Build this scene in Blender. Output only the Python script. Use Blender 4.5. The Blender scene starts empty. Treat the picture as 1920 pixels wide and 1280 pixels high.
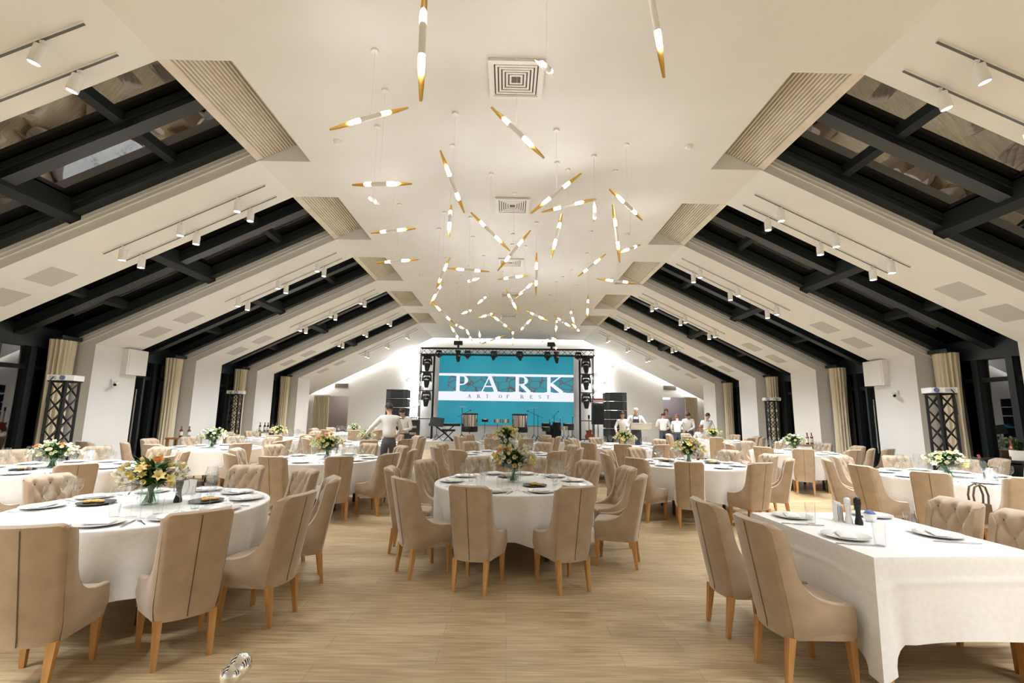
import bpy, math, random
from mathutils import Vector, Matrix
C = bpy.context.scene.collection
SC = bpy.context.scene
R = math.radians
random.seed(7)

# ---------------------------------------------------------------- camera, world, exposure
HC = 1.57
def cam_axes(yaw, pitch, roll):
    cy, sy, cp, sp = math.cos(yaw), math.sin(yaw), math.cos(pitch), math.sin(pitch)
    f = Vector((sy*cp, cy*cp, sp)); r = Vector((cy, -sy, 0)); u = r.cross(f)
    cr, sr = math.cos(roll), math.sin(roll)
    return cr*r + sr*u, -sr*r + cr*u, f
FPX = 875.218
CAM_R, CAM_U, CAM_F = cam_axes(0.00952, 0.1517, 0.01358)
CAM = Vector((-0.0197, 0, HC))
cam = bpy.data.cameras.new('camera'); cam.lens = FPX/1920*36; cam.sensor_width = 36; cam.clip_start = .05; cam.clip_end = 200
camo = bpy.data.objects.new('camera', cam); C.objects.link(camo)
camo.matrix_world = Matrix(((CAM_R.x, CAM_U.x, -CAM_F.x, CAM.x), (CAM_R.y, CAM_U.y, -CAM_F.y, CAM.y), (CAM_R.z, CAM_U.z, -CAM_F.z, CAM.z), (0, 0, 0, 1)))
SC.camera = camo
w = bpy.data.worlds.new('night'); SC.world = w; w.use_nodes = True
w.node_tree.nodes['Background'].inputs[0].default_value = (.012, .015, .022, 1)
w.node_tree.nodes['Background'].inputs[1].default_value = .5
vs = SC.view_settings; vs.view_transform = 'Standard'; vs.look = 'None'; vs.gamma = 1; vs.exposure = 0.12; vs.use_curve_mapping = False
SC.cycles.use_denoising = True
SC.cycles.max_bounces = 7; SC.cycles.diffuse_bounces = 4; SC.cycles.glossy_bounces = 3; SC.cycles.transmission_bounces = 4; SC.cycles.transparent_max_bounces = 24
SC.cycles.caustics_reflective = False; SC.cycles.caustics_refractive = False
SC.cycles.sample_clamp_indirect = 6
SPOT_W = 205.0          # watts of each track spotlight
BULB = 85.0           # radiance of the pendant tubes
COVE = 11.0            # radiance of the LED strip above the stage wall
DECO = 8.0             # radiance of the paper lamps beside the stage
ROOM_WARM = (1, .90, .76)

def ray(x, y):
    return CAM_R*((x-960)/FPX) + CAM_U*(-(y-640)/FPX) + CAM_F
def at_y(x, y, Y):
    d = ray(x, y); return CAM + d*(Y/d.y)
def at_z(x, y, z):
    d = ray(x, y); return CAM + d*((z-HC)/d.z)

# ---------------------------------------------------------------- room dimensions
H, W, WO, XP, Y0, P, B, TAN, XG = 5.23, 3.761, 2.996, 8.568, 4.494, 3.180, 2.019, .4914, 9.19
YEND = 23.4
def zs(x): return H - (abs(x)-W)*TAN
def bay(i): return Y0 + i*P, Y0 + i*P + B      # near and far edge of skylight bay i

# ---------------------------------------------------------------- materials
def mat(name, col, rough=.6, metal=0, emit=None, estr=0, spec=.5, sheen=0, coat=0):
    m = bpy.data.materials.new(name); m.use_nodes = True
    b = m.node_tree.nodes['Principled BSDF']
    b.inputs['Base Color'].default_value = (*col, 1); b.inputs['Roughness'].default_value = rough
    b.inputs['Metallic'].default_value = metal; b.inputs['Specular IOR Level'].default_value = spec
    if sheen: b.inputs['Sheen Weight'].default_value = sheen; b.inputs['Sheen Roughness'].default_value = .4
    if coat: b.inputs['Coat Weight'].default_value = coat; b.inputs['Coat Roughness'].default_value = .1
    if emit: b.inputs['Emission Color'].default_value = (*emit, 1); b.inputs['Emission Strength'].default_value = estr
    return m
def N(m, t, **kw):
    n = m.node_tree.nodes.new(t)
    for k, v in kw.items(): setattr(n, k, v)
    return n
def noise_tint(m, c1, c2, scale=8, stretch=(1,1,1), detail=4, lo=.35, hi=.65, bump=0, obj=True):
    nt = m.node_tree; L = nt.links.new; b = nt.nodes['Principled BSDF']
    tc = N(m, 'ShaderNodeTexCoord'); mp = N(m, 'ShaderNodeMapping'); mp.inputs['Scale'].default_value = stretch
    nz = N(m, 'ShaderNodeTexNoise'); nz.inputs['Scale'].default_value = scale; nz.inputs['Detail'].default_value = detail
    rp = N(m, 'ShaderNodeValToRGB'); e = rp.color_ramp.elements
    e[0].position = lo; e[0].color = (*c1, 1); e[1].position = hi; e[1].color = (*c2, 1)
    L(tc.outputs['Object'], mp.inputs['Vector']); L(mp.outputs[0], nz.inputs['Vector']); L(nz.outputs[0], rp.inputs[0]); L(rp.outputs[0], b.inputs['Base Color'])
    if bump:
        bp = N(m, 'ShaderNodeBump'); bp.inputs['Strength'].default_value = bump; bp.inputs['Distance'].default_value = .01
        L(nz.outputs[0], bp.inputs['Height']); L(bp.outputs[0], b.inputs['Normal'])
    return m
M = {}
M['ceil'] = noise_tint(mat('ceiling_paint', (.8,.77,.72), .8, spec=.2), (.755,.75,.725), (.785,.78,.76), 1.5)
M['wall'] = noise_tint(mat('wall_paint', (.8,.77,.72), .75, spec=.25), (.755,.745,.725), (.79,.78,.76), 1.2)
M['wall_end'] = mat('end_wall_paint', (.82,.82,.805), .7, spec=.25)
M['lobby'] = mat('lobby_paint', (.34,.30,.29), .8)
M['dark'] = mat('anthracite_metal', (.010,.016,.018), .35, spec=.5)
M['dark2'] = mat('charcoal_beam', (.011,.0145,.015), .55, spec=.22)
M['blind'] = noise_tint(mat('pleated_cloth', (.7,.64,.54), .9), (.66,.60,.49), (.74,.68,.58), 5)
M['white_metal'] = mat('white_metal', (.82,.81,.78), .35)
M['track'] = mat('track_grey', (.10,.10,.10), .5)
M['panel'] = mat('panel_grey', (.50,.48,.45), .7)
M['vent'] = mat('vent_white', (.82,.80,.76), .5)
M['vent_dark'] = mat('vent_gap', (.14,.125,.11), .8)
M['curtain'] = noise_tint(mat('curtain_cloth', (.70,.58,.38), .85, sheen=.3), (.74,.655,.48), (.84,.765,.60), 4, (1,1,.15))
M['velvet'] = noise_tint(mat('beige_velvet', (.4,.3,.2), .72, sheen=.6, spec=.25), (.385,.285,.19), (.48,.365,.255), 6, detail=6, lo=.3, hi=.7)
M['seam'] = mat('dark_piping', (.10,.075,.045), .8)
M['oak'] = noise_tint(mat('oak_leg', (.5,.26,.09), .4), (.44,.21,.06), (.58,.31,.11), 20, (1,1,.12))
M['cloth'] = noise_tint(mat('white_linen', (.84,.83,.81), .8, sheen=.15), (.82,.81,.79), (.86,.855,.84), 30)
M['napkin'] = mat('napkin_linen', (.88,.87,.85), .8)
M['china'] = mat('white_china', (.86,.85,.82), .18, coat=.3)
M['steel'] = mat('polished_steel', (.62,.62,.62), .18, 1)
M['chrome'] = mat('chrome', (.85,.85,.86), .04, 1)
M['black'] = mat('black_plastic', (.011,.011,.012), .5, spec=.35)
M['black_soft'] = mat('black_grille', (.010,.011,.011), .8, spec=.2)
M['mh'] = mat('moving_head_black', (.022,.021,.020), .45, spec=.35)
M['gold'] = mat('gold_leaf', (.80,.52,.12), .28, 1)
M['brass_out'] = mat('pendant_white', (.85,.84,.80), .4)
M['bulb'] = mat('lit_tube', (1,1,1), .5, emit=(1,.985,.96), estr=BULB)
M['lens'] = mat('lit_lens', (1,1,1), .5, emit=(.94,.97,1), estr=20)
M['cove'] = mat('led_strip', (1,1,1), .5, emit=(1,.97,.92), estr=COVE)
M['deco'] = mat('paper_lamp', (.9,.9,.9), .6, emit=(1,.98,.95), estr=DECO)
M['deco_dim'] = mat('paper_lamp_dim', (.86,.86,.85), .6, emit=(1,.98,.95), estr=.25)
M['wood'] = mat('table_wood', (.42,.25,.11), .5)
M['leaf'] = noise_tint(mat('leaf_green', (.05,.13,.03), .5), (.025,.075,.015), (.10,.20,.05), 25)
M['stem'] = mat('stem_green', (.06,.15,.05), .5)
M['cream'] = mat('cream_petal', (.80,.76,.58), .6)
M['yellow'] = mat('pale_yellow_petal', (.80,.66,.24), .6)
M['peach'] = mat('peach_petal', (.80,.36,.14), .6)
M['bud'] = mat('green_white_petal', (.62,.70,.38), .6)
M['skin'] = mat('skin', (.55,.32,.23), .5)
M['skin2'] = mat('pale_skin', (.62,.40,.31), .5)
M['shirt'] = mat('white_shirt', (.80,.79,.75), .8)
M['stripe'] = mat('striped_shirt', (.74,.72,.72), .8)
M['trouser'] = mat('grey_trouser', (.075,.075,.085), .8)
M['apron'] = mat('slate_apron', (.055,.06,.09), .8)
M['shoe'] = mat('black_shoe', (.02,.02,.02), .4)
M['hair'] = mat('dark_hair', (.035,.02,.012), .6)
M['hair2'] = mat('auburn_hair', (.22,.09,.03), .6)
M['eye'] = mat('eye', (.02,.015,.01), .2)
M['lip'] = mat('lip', (.40,.15,.12), .5)
M['food'] = noise_tint(mat('yellow_food', (.7,.45,.08), .5), (.75,.50,.08), (.42,.20,.04), 30)
M['darkplate'] = mat('dark_slate_plate', (.03,.03,.03), .4)
M['bottle'] = mat('dark_green_glass', (.01,.018,.01), .08, coat=.5)
M['bottle_red'] = mat('amber_glass', (.16,.04,.015), .1, coat=.5)
M['cymbal'] = mat('brass_cymbal', (.62,.58,.45), .25, 1)
M['exit'] = mat('lit_exit_sign', (.3,.9,.7), .5, emit=(.55,1,.88), estr=3.5)
M['red'] = mat('red_lacquer', (.25,.03,.02), .4)
M['blue'] = mat('blue_enamel', (.08,.13,.35), .4)
M['bag'] = mat('brown_leather', (.09,.05,.02), .5)
M['paper'] = mat('printed_paper', (.78,.75,.68), .7)
M['crate'] = mat('grey_crate', (.66,.62,.55), .6)
M['stage'] = mat('stage_cream', (.60,.57,.52), .7)

# shell of the large drums: chrome with upright ribs
m = M['drum'] = mat('ribbed_chrome', (.72,.66,.60), .22, 1)
nt = m.node_tree; wv = N(m, 'ShaderNodeTexNoise'); mp = N(m, 'ShaderNodeMapping'); tc = N(m, 'ShaderNodeTexCoord')
mp.inputs['Scale'].default_value = (14, 14, .2); wv.inputs['Scale'].default_value = 1.5
rp = N(m, 'ShaderNodeValToRGB'); rp.color_ramp.elements[0].color = (.16,.12,.10,1); rp.color_ramp.elements[1].color = (.95,.92,.88,1)
rp.color_ramp.elements[0].position = .35; rp.color_ramp.elements[1].position = .65
nt.links.new(tc.outputs['Object'], mp.inputs[0]); nt.links.new(mp.outputs[0], wv.inputs[0]); nt.links.new(wv.outputs[0], rp.inputs[0]); nt.links.new(rp.outputs[0], nt.nodes['Principled BSDF'].inputs['Base Color'])

def glass_mat(name, tint, ior, rough, lo=None, hi=.6):
    """thin glass: clear face on, mirroring at a grazing angle"""
    m = bpy.data.materials.new(name); m.use_nodes = True; nt = m.node_tree; nt.nodes.clear(); L = nt.links.new
    o = N(m, 'ShaderNodeOutputMaterial'); mx = N(m, 'ShaderNodeMixShader'); t = N(m, 'ShaderNodeBsdfTransparent'); g = N(m, 'ShaderNodeBsdfGlossy')
    t.inputs[0].default_value = (*tint, 1); g.inputs['Roughness'].default_value = rough; g.inputs[0].default_value = (1, 1, 1, 1)
    if lo is None:
        f = N(m, 'ShaderNodeFresnel'); f.inputs[0].default_value = ior; L(f.outputs[0], mx.inputs[0])
    else:
        f = N(m, 'ShaderNodeLayerWeight'); f.inputs[0].default_value = .5
        p = N(m, 'ShaderNodeMath', operation='POWER'); p.inputs[1].default_value = 3.2; L(f.outputs['Facing'], p.inputs[0])
        a = N(m, 'ShaderNodeMath', operation='MULTIPLY_ADD'); a.inputs[1].default_value = hi-lo; a.inputs[2].default_value = lo; L(p.outputs[0], a.inputs[0]); L(a.outputs[0], mx.inputs[0])
        c = N(m, 'ShaderNodeMix', data_type='RGBA'); c.inputs[6].default_value = (*tint, 1); c.inputs[7].default_value = (*[q*.62 for q in tint], 1); L(p.outputs[0], c.inputs[0]); L(c.outputs[2], t.inputs[0])
    L(t.outputs[0], mx.inputs[1]); L(g.outputs[0], mx.inputs[2]); L(mx.outputs[0], o.inputs[0]); return m
M['pane'] = glass_mat('window_glass', (.5,.56,.57), 2.3, .015)
M['glass'] = glass_mat('clear_glass', (.955,.965,.965), 1.5, .03, .08, .8)
M['vase'] = glass_mat('vase_glass', (.84,.93,.88), 1.5, .03, .06, .6)

# floor: long pale oak planks running across the hall
m = M['floor'] = mat('oak_plank_floor', (.5,.36,.2), .42, spec=.4); nt = m.node_tree; L = nt.links.new; b = nt.nodes['Principled BSDF']
tc = N(m, 'ShaderNodeTexCoord'); br = N(m, 'ShaderNodeTexBrick')
br.offset = .37; br.inputs['Scale'].default_value = 1; br.inputs['Mortar Size'].default_value = .0022; br.inputs['Mortar Smooth'].default_value = .1
br.inputs['Brick Width'].default_value = 1.2; br.inputs['Row Height'].default_value = .2; br.inputs['Bias'].default_value = 0
br.inputs['Color1'].default_value = (.495,.382,.222,1); br.inputs['Color2'].default_value = (.575,.452,.278,1); br.inputs['Mortar'].default_value = (.36,.27,.17,1)
mp = N(m, 'ShaderNodeMapping'); mp.inputs['Scale'].default_value = (.9, 14, 1)
nz = N(m, 'ShaderNodeTexNoise'); nz.inputs['Scale'].default_value = 3.2; nz.inputs['Detail'].default_value = 7; nz.inputs['Distortion'].default_value = .4
mp2 = N(m, 'ShaderNodeMapping'); mp2.inputs['Scale'].default_value = (.5, 1.6, 1)
nz2 = N(m, 'ShaderNodeTexNoise'); nz2.inputs['Scale'].default_value = 1.6; nz2.inputs['Detail'].default_value = 3
rp = N(m, 'ShaderNodeValToRGB'); rp.color_ramp.elements[0].position = .3; rp.color_ramp.elements[1].position = .72
rp.color_ramp.elements[0].color = (.62,.585,.53,1); rp.color_ramp.elements[1].color = (1.06,1.05,1.04,1)
mx = N(m, 'ShaderNodeMix', data_type='RGBA', blend_type='MULTIPLY'); mx.inputs[0].default_value = 1
rp2 = N(m, 'ShaderNodeValToRGB'); rp2.color_ramp.elements[0].position = .35; rp2.color_ramp.elements[1].position = .65
rp2.color_ramp.elements[0].color = (.90,.88,.86,1); rp2.color_ramp.elements[1].color = (1.04,1.03,1.02,1)
mx2 = N(m, 'ShaderNodeMix', data_type='RGBA', blend_type='MULTIPLY'); mx2.inputs[0].default_value = 1
L(tc.outputs['Object'], br.inputs[0]); L(tc.outputs['Object'], mp.inputs[0]); L(tc.outputs['Object'], mp2.inputs[0])
L(mp.outputs[0], nz.inputs[0]); L(nz.outputs[0], rp.inputs[0]); L(mp2.outputs[0], nz2.inputs[0]); L(nz2.outputs[0], rp2.inputs[0])
L(br.outputs[0], mx.inputs[6]); L(rp.outputs[0], mx.inputs[7]); L(mx.outputs[2], mx2.inputs[6]); L(rp2.outputs[0], mx2.inputs[7]); L(mx2.outputs[2], b.inputs['Base Color'])
bp = N(m, 'ShaderNodeBump'); bp.inputs['Strength'].default_value = .15; bp.inputs['Distance'].default_value = .004; L(nz.outputs[0], bp.inputs['Height']); L(bp.outputs[0], b.inputs['Normal'])

# the LED wall: teal picture with a strip of branching veins
m = M['display'] = mat('led_picture', (.01,.02,.03), .25); nt = m.node_tree; L = nt.links.new; b = nt.nodes['Principled BSDF']
tc = N(m, 'ShaderNodeTexCoord'); vo = N(m, 'ShaderNodeTexVoronoi', feature='DISTANCE_TO_EDGE'); vo.inputs['Scale'].default_value = 2.6
mpv = N(m, 'ShaderNodeMapping'); mpv.inputs['Scale'].default_value = (.8, 1, 1.1); L(tc.outputs['Object'], mpv.inputs[0]); L(mpv.outputs[0], vo.inputs[0])
rv = N(m, 'ShaderNodeValToRGB'); rv.color_ramp.elements[0].position = .022; rv.color_ramp.elements[1].position = .05
rv.color_ramp.elements[0].color = (.12,.07,.085,1); rv.color_ramp.elements[1].color = (.03,.25,.31,1); L(vo.outputs['Distance'], rv.inputs[0])
sx = N(m, 'ShaderNodeSeparateXYZ'); L(tc.outputs['Object'], sx.inputs[0])
nz = N(m, 'ShaderNodeTexNoise'); nz.inputs['Scale'].default_value = .5; L(tc.outputs['Object'], nz.inputs[0])
rt = N(m, 'ShaderNodeValToRGB'); rt.color_ramp.elements[0].color = (.008,.215,.30,1); rt.color_ramp.elements[1].color = (.018,.275,.355,1); rt.color_ramp.elements[0].position = .35; rt.color_ramp.elements[1].position = .65; L(nz.outputs[0], rt.inputs[0])
def cmp(sock, op, v):
    k = N(m, 'ShaderNodeMath', operation=op); k.inputs[1].default_value = v; L(sock, k.inputs[0]); return k.outputs[0]
def mul(a, c):
    k = N(m, 'ShaderNodeMath', operation='MULTIPLY'); L(a, k.inputs[0]); L(c, k.inputs[1]); return k.outputs[0]
msk = mul(mul(cmp(sx.outputs['Z'], 'GREATER_THAN', 2.57), cmp(sx.outputs['Z'], 'LESS_THAN', 3.32)), cmp(sx.outputs['X'], 'GREATER_THAN', -2.9))
mxd = N(m, 'ShaderNodeMix', data_type='RGBA'); L(msk, mxd.inputs[0]); L(rt.outputs[0], mxd.inputs[6]); L(rv.outputs[0], mxd.inputs[7])
L(mxd.outputs[2], b.inputs['Emission Color']); b.inputs['Emission Strength'].default_value = 1.0
M['letter'] = mat('led_white', (.05,.05,.06), .4, emit=(.80,.82,.95), estr=1.0)
M['letter_dark'] = mat('led_grey', (.02,.02,.03), .4, emit=(.10,.13,.22), estr=1.0)

# ---------------------------------------------------------------- mesh helpers
class MB:
    def __init__(s): s.v = []; s.f = []
    def add(s, vs, fs):
        o = len(s.v); s.v += [tuple(p) for p in vs]; s.f += [tuple(o+i for i in f) for f in fs]; return s
    def box(s, lo, hi):
        x0,y0,z0 = lo; x1,y1,z1 = hi
        return s.add([(x0,y0,z0),(x1,y0,z0),(x1,y1,z0),(x0,y1,z0),(x0,y0,z1),(x1,y0,z1),(x1,y1,z1),(x0,y1,z1)],
                     [(0,3,2,1),(4,5,6,7),(0,1,5,4),(1,2,6,5),(2,3,7,6),(3,0,4,7)])
    def bar(s, p0, p1, w, h, up=(0,0,1)):
        p0, p1 = Vector(p0), Vector(p1); d = (p1-p0).normalized(); u = Vector(up); a = d.cross(u)
        if a.length < 1e-4: a = d.cross(Vector((1,0,0)))
        a.normalize(); u = a.cross(d); vs = []
        for q in (p0, p1):
            for i, j in ((-1,-1),(1,-1),(1,1),(-1,1)): vs.append(q + a*(i*w/2) + u*(j*h/2))
        return s.add(vs, [(0,1,2,3),(7,6,5,4),(0,4,5,1),(1,5,6,2),(2,6,7,3),(3,7,4,0)])
    def tube(s, pts, r, n=8, cap=True):
        pts = [Vector(p) for p in pts]; rs = r if isinstance(r, (list, tuple)) else [r]*len(pts)
        rings = []; pa = None
        for i, p in enumerate(pts):
            d = (pts[min(i+1, len(pts)-1)] - pts[max(i-1, 0)]).normalized()
            a = (pa - d*pa.dot(d)) if pa else d.cross(Vector((0,0,1)))
            if a.length < 1e-4: a = d.cross(Vector((1,0,0)))
            a.normalize(); pa = a; c = d.cross(a)
            rings.append([p + (a*math.cos(t) + c*math.sin(t))*rs[i] for t in [2*math.pi*k/n for k in range(n)]])
        fs = [(i*n+k, i*n+(k+1)%n, (i+1)*n+(k+1)%n, (i+1)*n+k) for i in range(len(pts)-1) for k in range(n)]
        if cap: fs += [tuple(reversed(range(n))), tuple((len(pts)-1)*n+k for k in range(n))]
        return s.add([q for rg in rings for q in rg], fs)
    def lathe(s, prof, n=20, c=(0,0,0), closed=False):
        vs = [(c[0]+r*math.cos(2*math.pi*k/n), c[1]+r*math.sin(2*math.pi*k/n), c[2]+z) for r, z in prof for k in range(n)]
        m_ = len(prof)
        fs = [(i*n+k, i*n+(k+1)%n, (i+1)*n+(k+1)%n, (i+1)*n+k) for i in range(m_-1) for k in range(n)]
        if prof[0][0] > 1e-4 and not closed: fs.append(tuple(reversed(range(n))))
        if prof[-1][0] > 1e-4 and not closed: fs.append(tuple((m_-1)*n+k for k in range(n)))
        return s.add(vs, fs)
    def prism(s, poly, y0, y1, ax='y'):
        n = len(poly); f = {'y': lambda a, b, t: (a, t, b), 'x': lambda a, b, t: (t, a, b), 'z': lambda a, b, t: (a, b, t)}[ax]
        vs = [f(a, b, y0) for a, b in poly] + [f(a, b, y1) for a, b in poly]
        return s.add(vs, [tuple(range(n)), tuple(reversed(range(n, 2*n)))] + [(i, n+i, n+(i+1)%n, (i+1)%n) for i in range(n)])
    def ball(s, c, r, nu=12, nv=8, sq=(1,1,1)):
        prof = [(math.sin(math.pi*i/nv), -math.cos(math.pi*i/nv)) for i in range(nv+1)]
        vs = [(c[0]+r*sq[0]*a*math.cos(2*math.pi*k/nu), c[1]+r*sq[1]*a*math.sin(2*math.pi*k/nu), c[2]+r*sq[2]*z) for a, z in prof for k in range(nu)]
        return s.add(vs, [(i*nu+k, i*nu+(k+1)%nu, (i+1)*nu+(k+1)%nu, (i+1)*nu+k) for i in range(nv) for k in range(nu)])
    def grid(s, fn, nu, nv, wrap=False):
        vs = [fn(i/nu, j/nv) for j in range(nv+1) for i in range(nu if wrap else nu+1)]; k = nu if wrap else nu+1
        return s.add(vs, [(j*k+i, j*k+(i+1)%k, (j+1)*k+(i+1)%k, (j+1)*k+i) for j in range(nv) for i in range(nu)])
    def xf(s, mtx):
        s.v = [tuple(mtx @ Vector(p)) for p in s.v]; return s
    def mesh(s, name, material, smooth=False, fix=True):
        me = bpy.data.meshes.new(name); me.from_pydata(s.v, [], s.f); me.materials.append(material)
        if fix:
            import bmesh
            b = bmesh.new(); b.from_mesh(me); bmesh.ops.remove_doubles(b, verts=b.verts, dist=1e-5); bmesh.ops.recalc_face_normals(b, faces=b.faces); b.to_mesh(me); b.free()
        if smooth:
            me.polygons.foreach_set('use_smooth', [True]*len(me.polygons))
            if smooth != 'all': me.set_sharp_from_angle(angle=R(38 if smooth is True else smooth))
        me.update(); return me
    def build(s, name, material, parent=None, smooth=False, fix=True):
        return link(name, s.mesh(name, material, smooth, fix), parent)
def link(name, me, parent=None, loc=None, rz=0):
    o = bpy.data.objects.new(name, me); C.objects.link(o)
    if parent: o.parent = parent
    if loc is not None: o.location = loc
    if rz: o.rotation_euler[2] = rz
    return o
def tag(o, label, cat, group=None, kind=None):
    o['label'] = label; o['category'] = cat
    if group: o['group'] = group
    if kind: o['kind'] = kind
    return o
def thing(name, label, cat, loc=(0,0,0), rz=0, group=None):
    o = bpy.data.objects.new(name, None); C.objects.link(o); o.empty_display_size = .1
    o.location = loc; o.rotation_euler = (0, 0, rz); return tag(o, label, cat, group)
def struct(o): o['kind'] = 'structure'; return o
def sroot(name):
    o = bpy.data.objects.new(name, None); C.objects.link(o); o['kind'] = 'structure'; return o
def dup(root, loc, rz=0, label=None, group=None, scale=None):
    r = root.copy(); C.objects.link(r); r.location = loc; r.rotation_euler = (0, 0, rz)
    if label: r['label'] = label
    if group: r['group'] = group
    if scale: r.scale = (scale,)*3
    for ch in list(root.children):
        c = ch.copy(); C.objects.link(c); c.parent = r
        for g in ch.children:
            d = g.copy(); C.objects.link(d); d.parent = c
    return r
ORD = ['first','second','third','fourth','fifth','sixth','seventh','eighth','ninth','tenth','eleventh','twelfth','thirteenth','fourteenth']
SIDE = {-1: 'left', 1: 'right'}
# ================================================================ the room shell
struct(MB().box((-10.2,-3.2,-.1), (10.2,27,0)).build('floor', M['floor']))
c = MB(); TH = .75
def band(y0, y1, xe=XP):
    ze = zs(xe); poly = [(-xe,ze),(-W,H),(W,H),(xe,ze),(xe,ze+TH),(W,H+TH+.15),(-W,H+TH+.15),(-xe,ze+TH)]
    c.prism(poly, y0, y1)
prev = -3.2
for i in range(-2, 5):
    n, f = bay(i); band(prev, n); prev = f
    c.box((-WO,n,H), (WO,f,H+.95))
    if i >= 0:                                   # thin ledge along the far reveal, where the blind cord runs
        for s in (-1, 1):
            for dz, t in ((.15,.018),(.225,.012)):
                c.prism([(s*W,H+dz),(s*XG,zs(XG)+dz),(s*XG,zs(XG)+dz+t),(s*W,H+dz+t)], f-.02, f)
band(prev, 20.4); band(20.4, 23.12, 9.75)
c.prism([(-9.75,zs(9.75)+.28),(-W,H+.28),(W,H+.28),(9.75,zs(9.75)+.28),(9.75,zs(9.75)+.75),(W,H+.9),(-W,H+.9),(-9.75,zs(9.75)+.75)], 23.12, 23.6)
struct(c.build('ceiling', M['ceil']))
for s, nm in ((-1,'wall_left'), (1,'wall_right')):
    m_ = MB(); prev = -3.2
    for i in range(-2, 5):
        n, f = bay(i)
        m_.prism([(s*10.1,0),(s*XP,0),(s*XP,zs(XP)+TH),(s*10.1,zs(10.1)+TH+.1)], prev, n); prev = f
    m_.prism([(s*10.1,0),(s*XP,0),(s*XP,zs(XP)+TH),(s*10.1,zs(10.1)+TH+.1)], prev, 20.4)
    m_.box((min(s*9.72,s*10.1),20.4,0), (max(s*9.72,s*10.1),23.6,3.1))
    struct(m_.build(nm, M['wall']))
# wall behind the stage with its two doorways
e = MB(); D1, D2 = (-9.55,-7.86), (7.78,9.45); dz1, dz2 = 2.28, 2.44
e.box((-10.1,23.4,dz1),(D1[1],23.6,6)); e.box((-10.1,23.4,0),(D1[0],23.6,dz1)); e.box((D1[1],23.4,0),(D2[0],23.6,6.3)); e.box((D2[0],23.4,dz2),(10.1,23.6,6)); e.box((D2[1],23.4,0),(10.1,23.6,dz2))
struct(e.build('wall_end', M['wall_end']))
struct(MB().box((-10.1,-3.4,0),(10.1,-3.2,6.3)).build('wall_back', M['wall']))
# lobby walls seen through the doorways
for s, nm in ((-1,'wall_lobby'), (1,'wall_passage')):
    q = MB(); q.box((s*10.1 if s<0 else 7.3, 26.2, 0), (-7.3 if s<0 else 10.1, 26.3, 3)); q.box((min(s*7.2,s*7.3),23.6,0),(max(s*7.2,s*7.3),26.3,3)); q.box((min(s*10.1,s*10.2),23.6,0),(max(s*10.1,s*10.2),26.3,3)); q.box((min(s*7.2,s*10.2),23.6,3),(max(s*7.2,s*10.2),26.3,3.1))
    struct(q.build(nm, M['lobby']))
    la = bpy.data.lights.new('lobby_lamp', 'POINT'); la.energy = 60; la.color = (.95,.9,1) if s > 0 else (1,.93,.85); la.shadow_soft_size = .15
    lo = bpy.data.objects.new('lobby_lamp', la); C.objects.link(lo); lo.location = (s*8.7, 24.9, 2.75)
# LED strip hidden in the gap between ceiling and end wall
q = MB()
for s in (-1, 1):
    q.prism([(s*W*.0,H+.20),(s*W,H+.20),(s*W,H+.23),(0,H+.23)], 23.16, 23.22)
    q.prism([(s*W,H+.20),(s*9.6,zs(9.6)+.20),(s*9.6,zs(9.6)+.23),(s*W,H+.23)], 23.16, 23.22)
struct(q.build('trim_1', M['cove']))

# ================================================================ glazing, blinds, curtains
k = 0
for i in range(-2, 5):
    n, f = bay(i)
    for s in (-1, 1):
        k += 1; wd = sroot('window_%d' % k)
        def sl(x, off): return (s*x, zs(x)+off)
        # roof light: rafters down the slope
        for nm, ya, yb, o0, o1 in (('rafter', n, n+.14, .34, .62), ('rafter', n+B/2-.09, n+B/2+.09, .31, .62), ('rafter', f-.16, f, .31, .62)):
            MB().prism([sl(WO,o0), sl(XG,o0), sl(XG,o1), sl(WO,o1)], ya, yb).build(nm, M['dark'], wd)
        for ya, yb in ((n+.145,n+.17),(n+B/2-.12,n+B/2-.095),(n+B/2+.095,n+B/2+.12),(f-.19,f-.165)):
            MB().prism([sl(WO,.41), sl(XG,.41), sl(XG,.50), sl(WO,.50)], ya, yb).build('glazing_bead', M['dark2'], wd)
        for x, t, o0, o1, mm in ((4.85,.09,.40,.6,'dark2'), (6.25,.14,.25,.50,'dark2'), (7.86,.09,.40,.6,'dark2')):
            MB().prism([sl(x,o0), sl(x+t,o0), sl(x+t,o1), sl(x,o1)], n, f).build('cross_bar', M[mm], wd)
        MB().prism([sl(WO,.52), sl(XG+.2,.52), sl(XG+.2,.53), sl(WO,.53)], n, f).build('roof_pane', M['pane'], wd)
        # upright glazing below the eave
        ze = zs(XG)+.31
        MB().box((min(s*(XG-.05),s*(XG+.2)),n,ze-.16),(max(s*(XG-.05),s*(XG+.2)),f,ze+.3)).build('eave_beam', M['dark'], wd)
        xa, xb = min(s*(XG+.02),s*(XG+.12)), max(s*(XG+.02),s*(XG+.12))
        fr = MB(); fr.box((xa,n,0),(xb,f,.12)); fr.box((xa,n,0),(xb,n+.08,ze)); fr.box((xa,f-.08,0),(xb,f,ze)); fr.build('frame', M['dark'], wd)
        for y in (n+B*.36, n+B*.68): MB().box((min(s*(XG-.03),s*(XG+.14)),y-.06,.1),(max(s*(XG-.03),s*(XG+.14)),y+.06,ze)).build('mullion', M['dark'], wd)
        MB().box((xa,n,2.28),(xb,f,2.36)).build('transom', M['dark2'], wd)
        gx = s*(XG+.07); MB().box((min(gx,gx+.012),n,.1),(max(gx,gx+.012),f,ze)).build('pane', M['pane'], wd)
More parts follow.
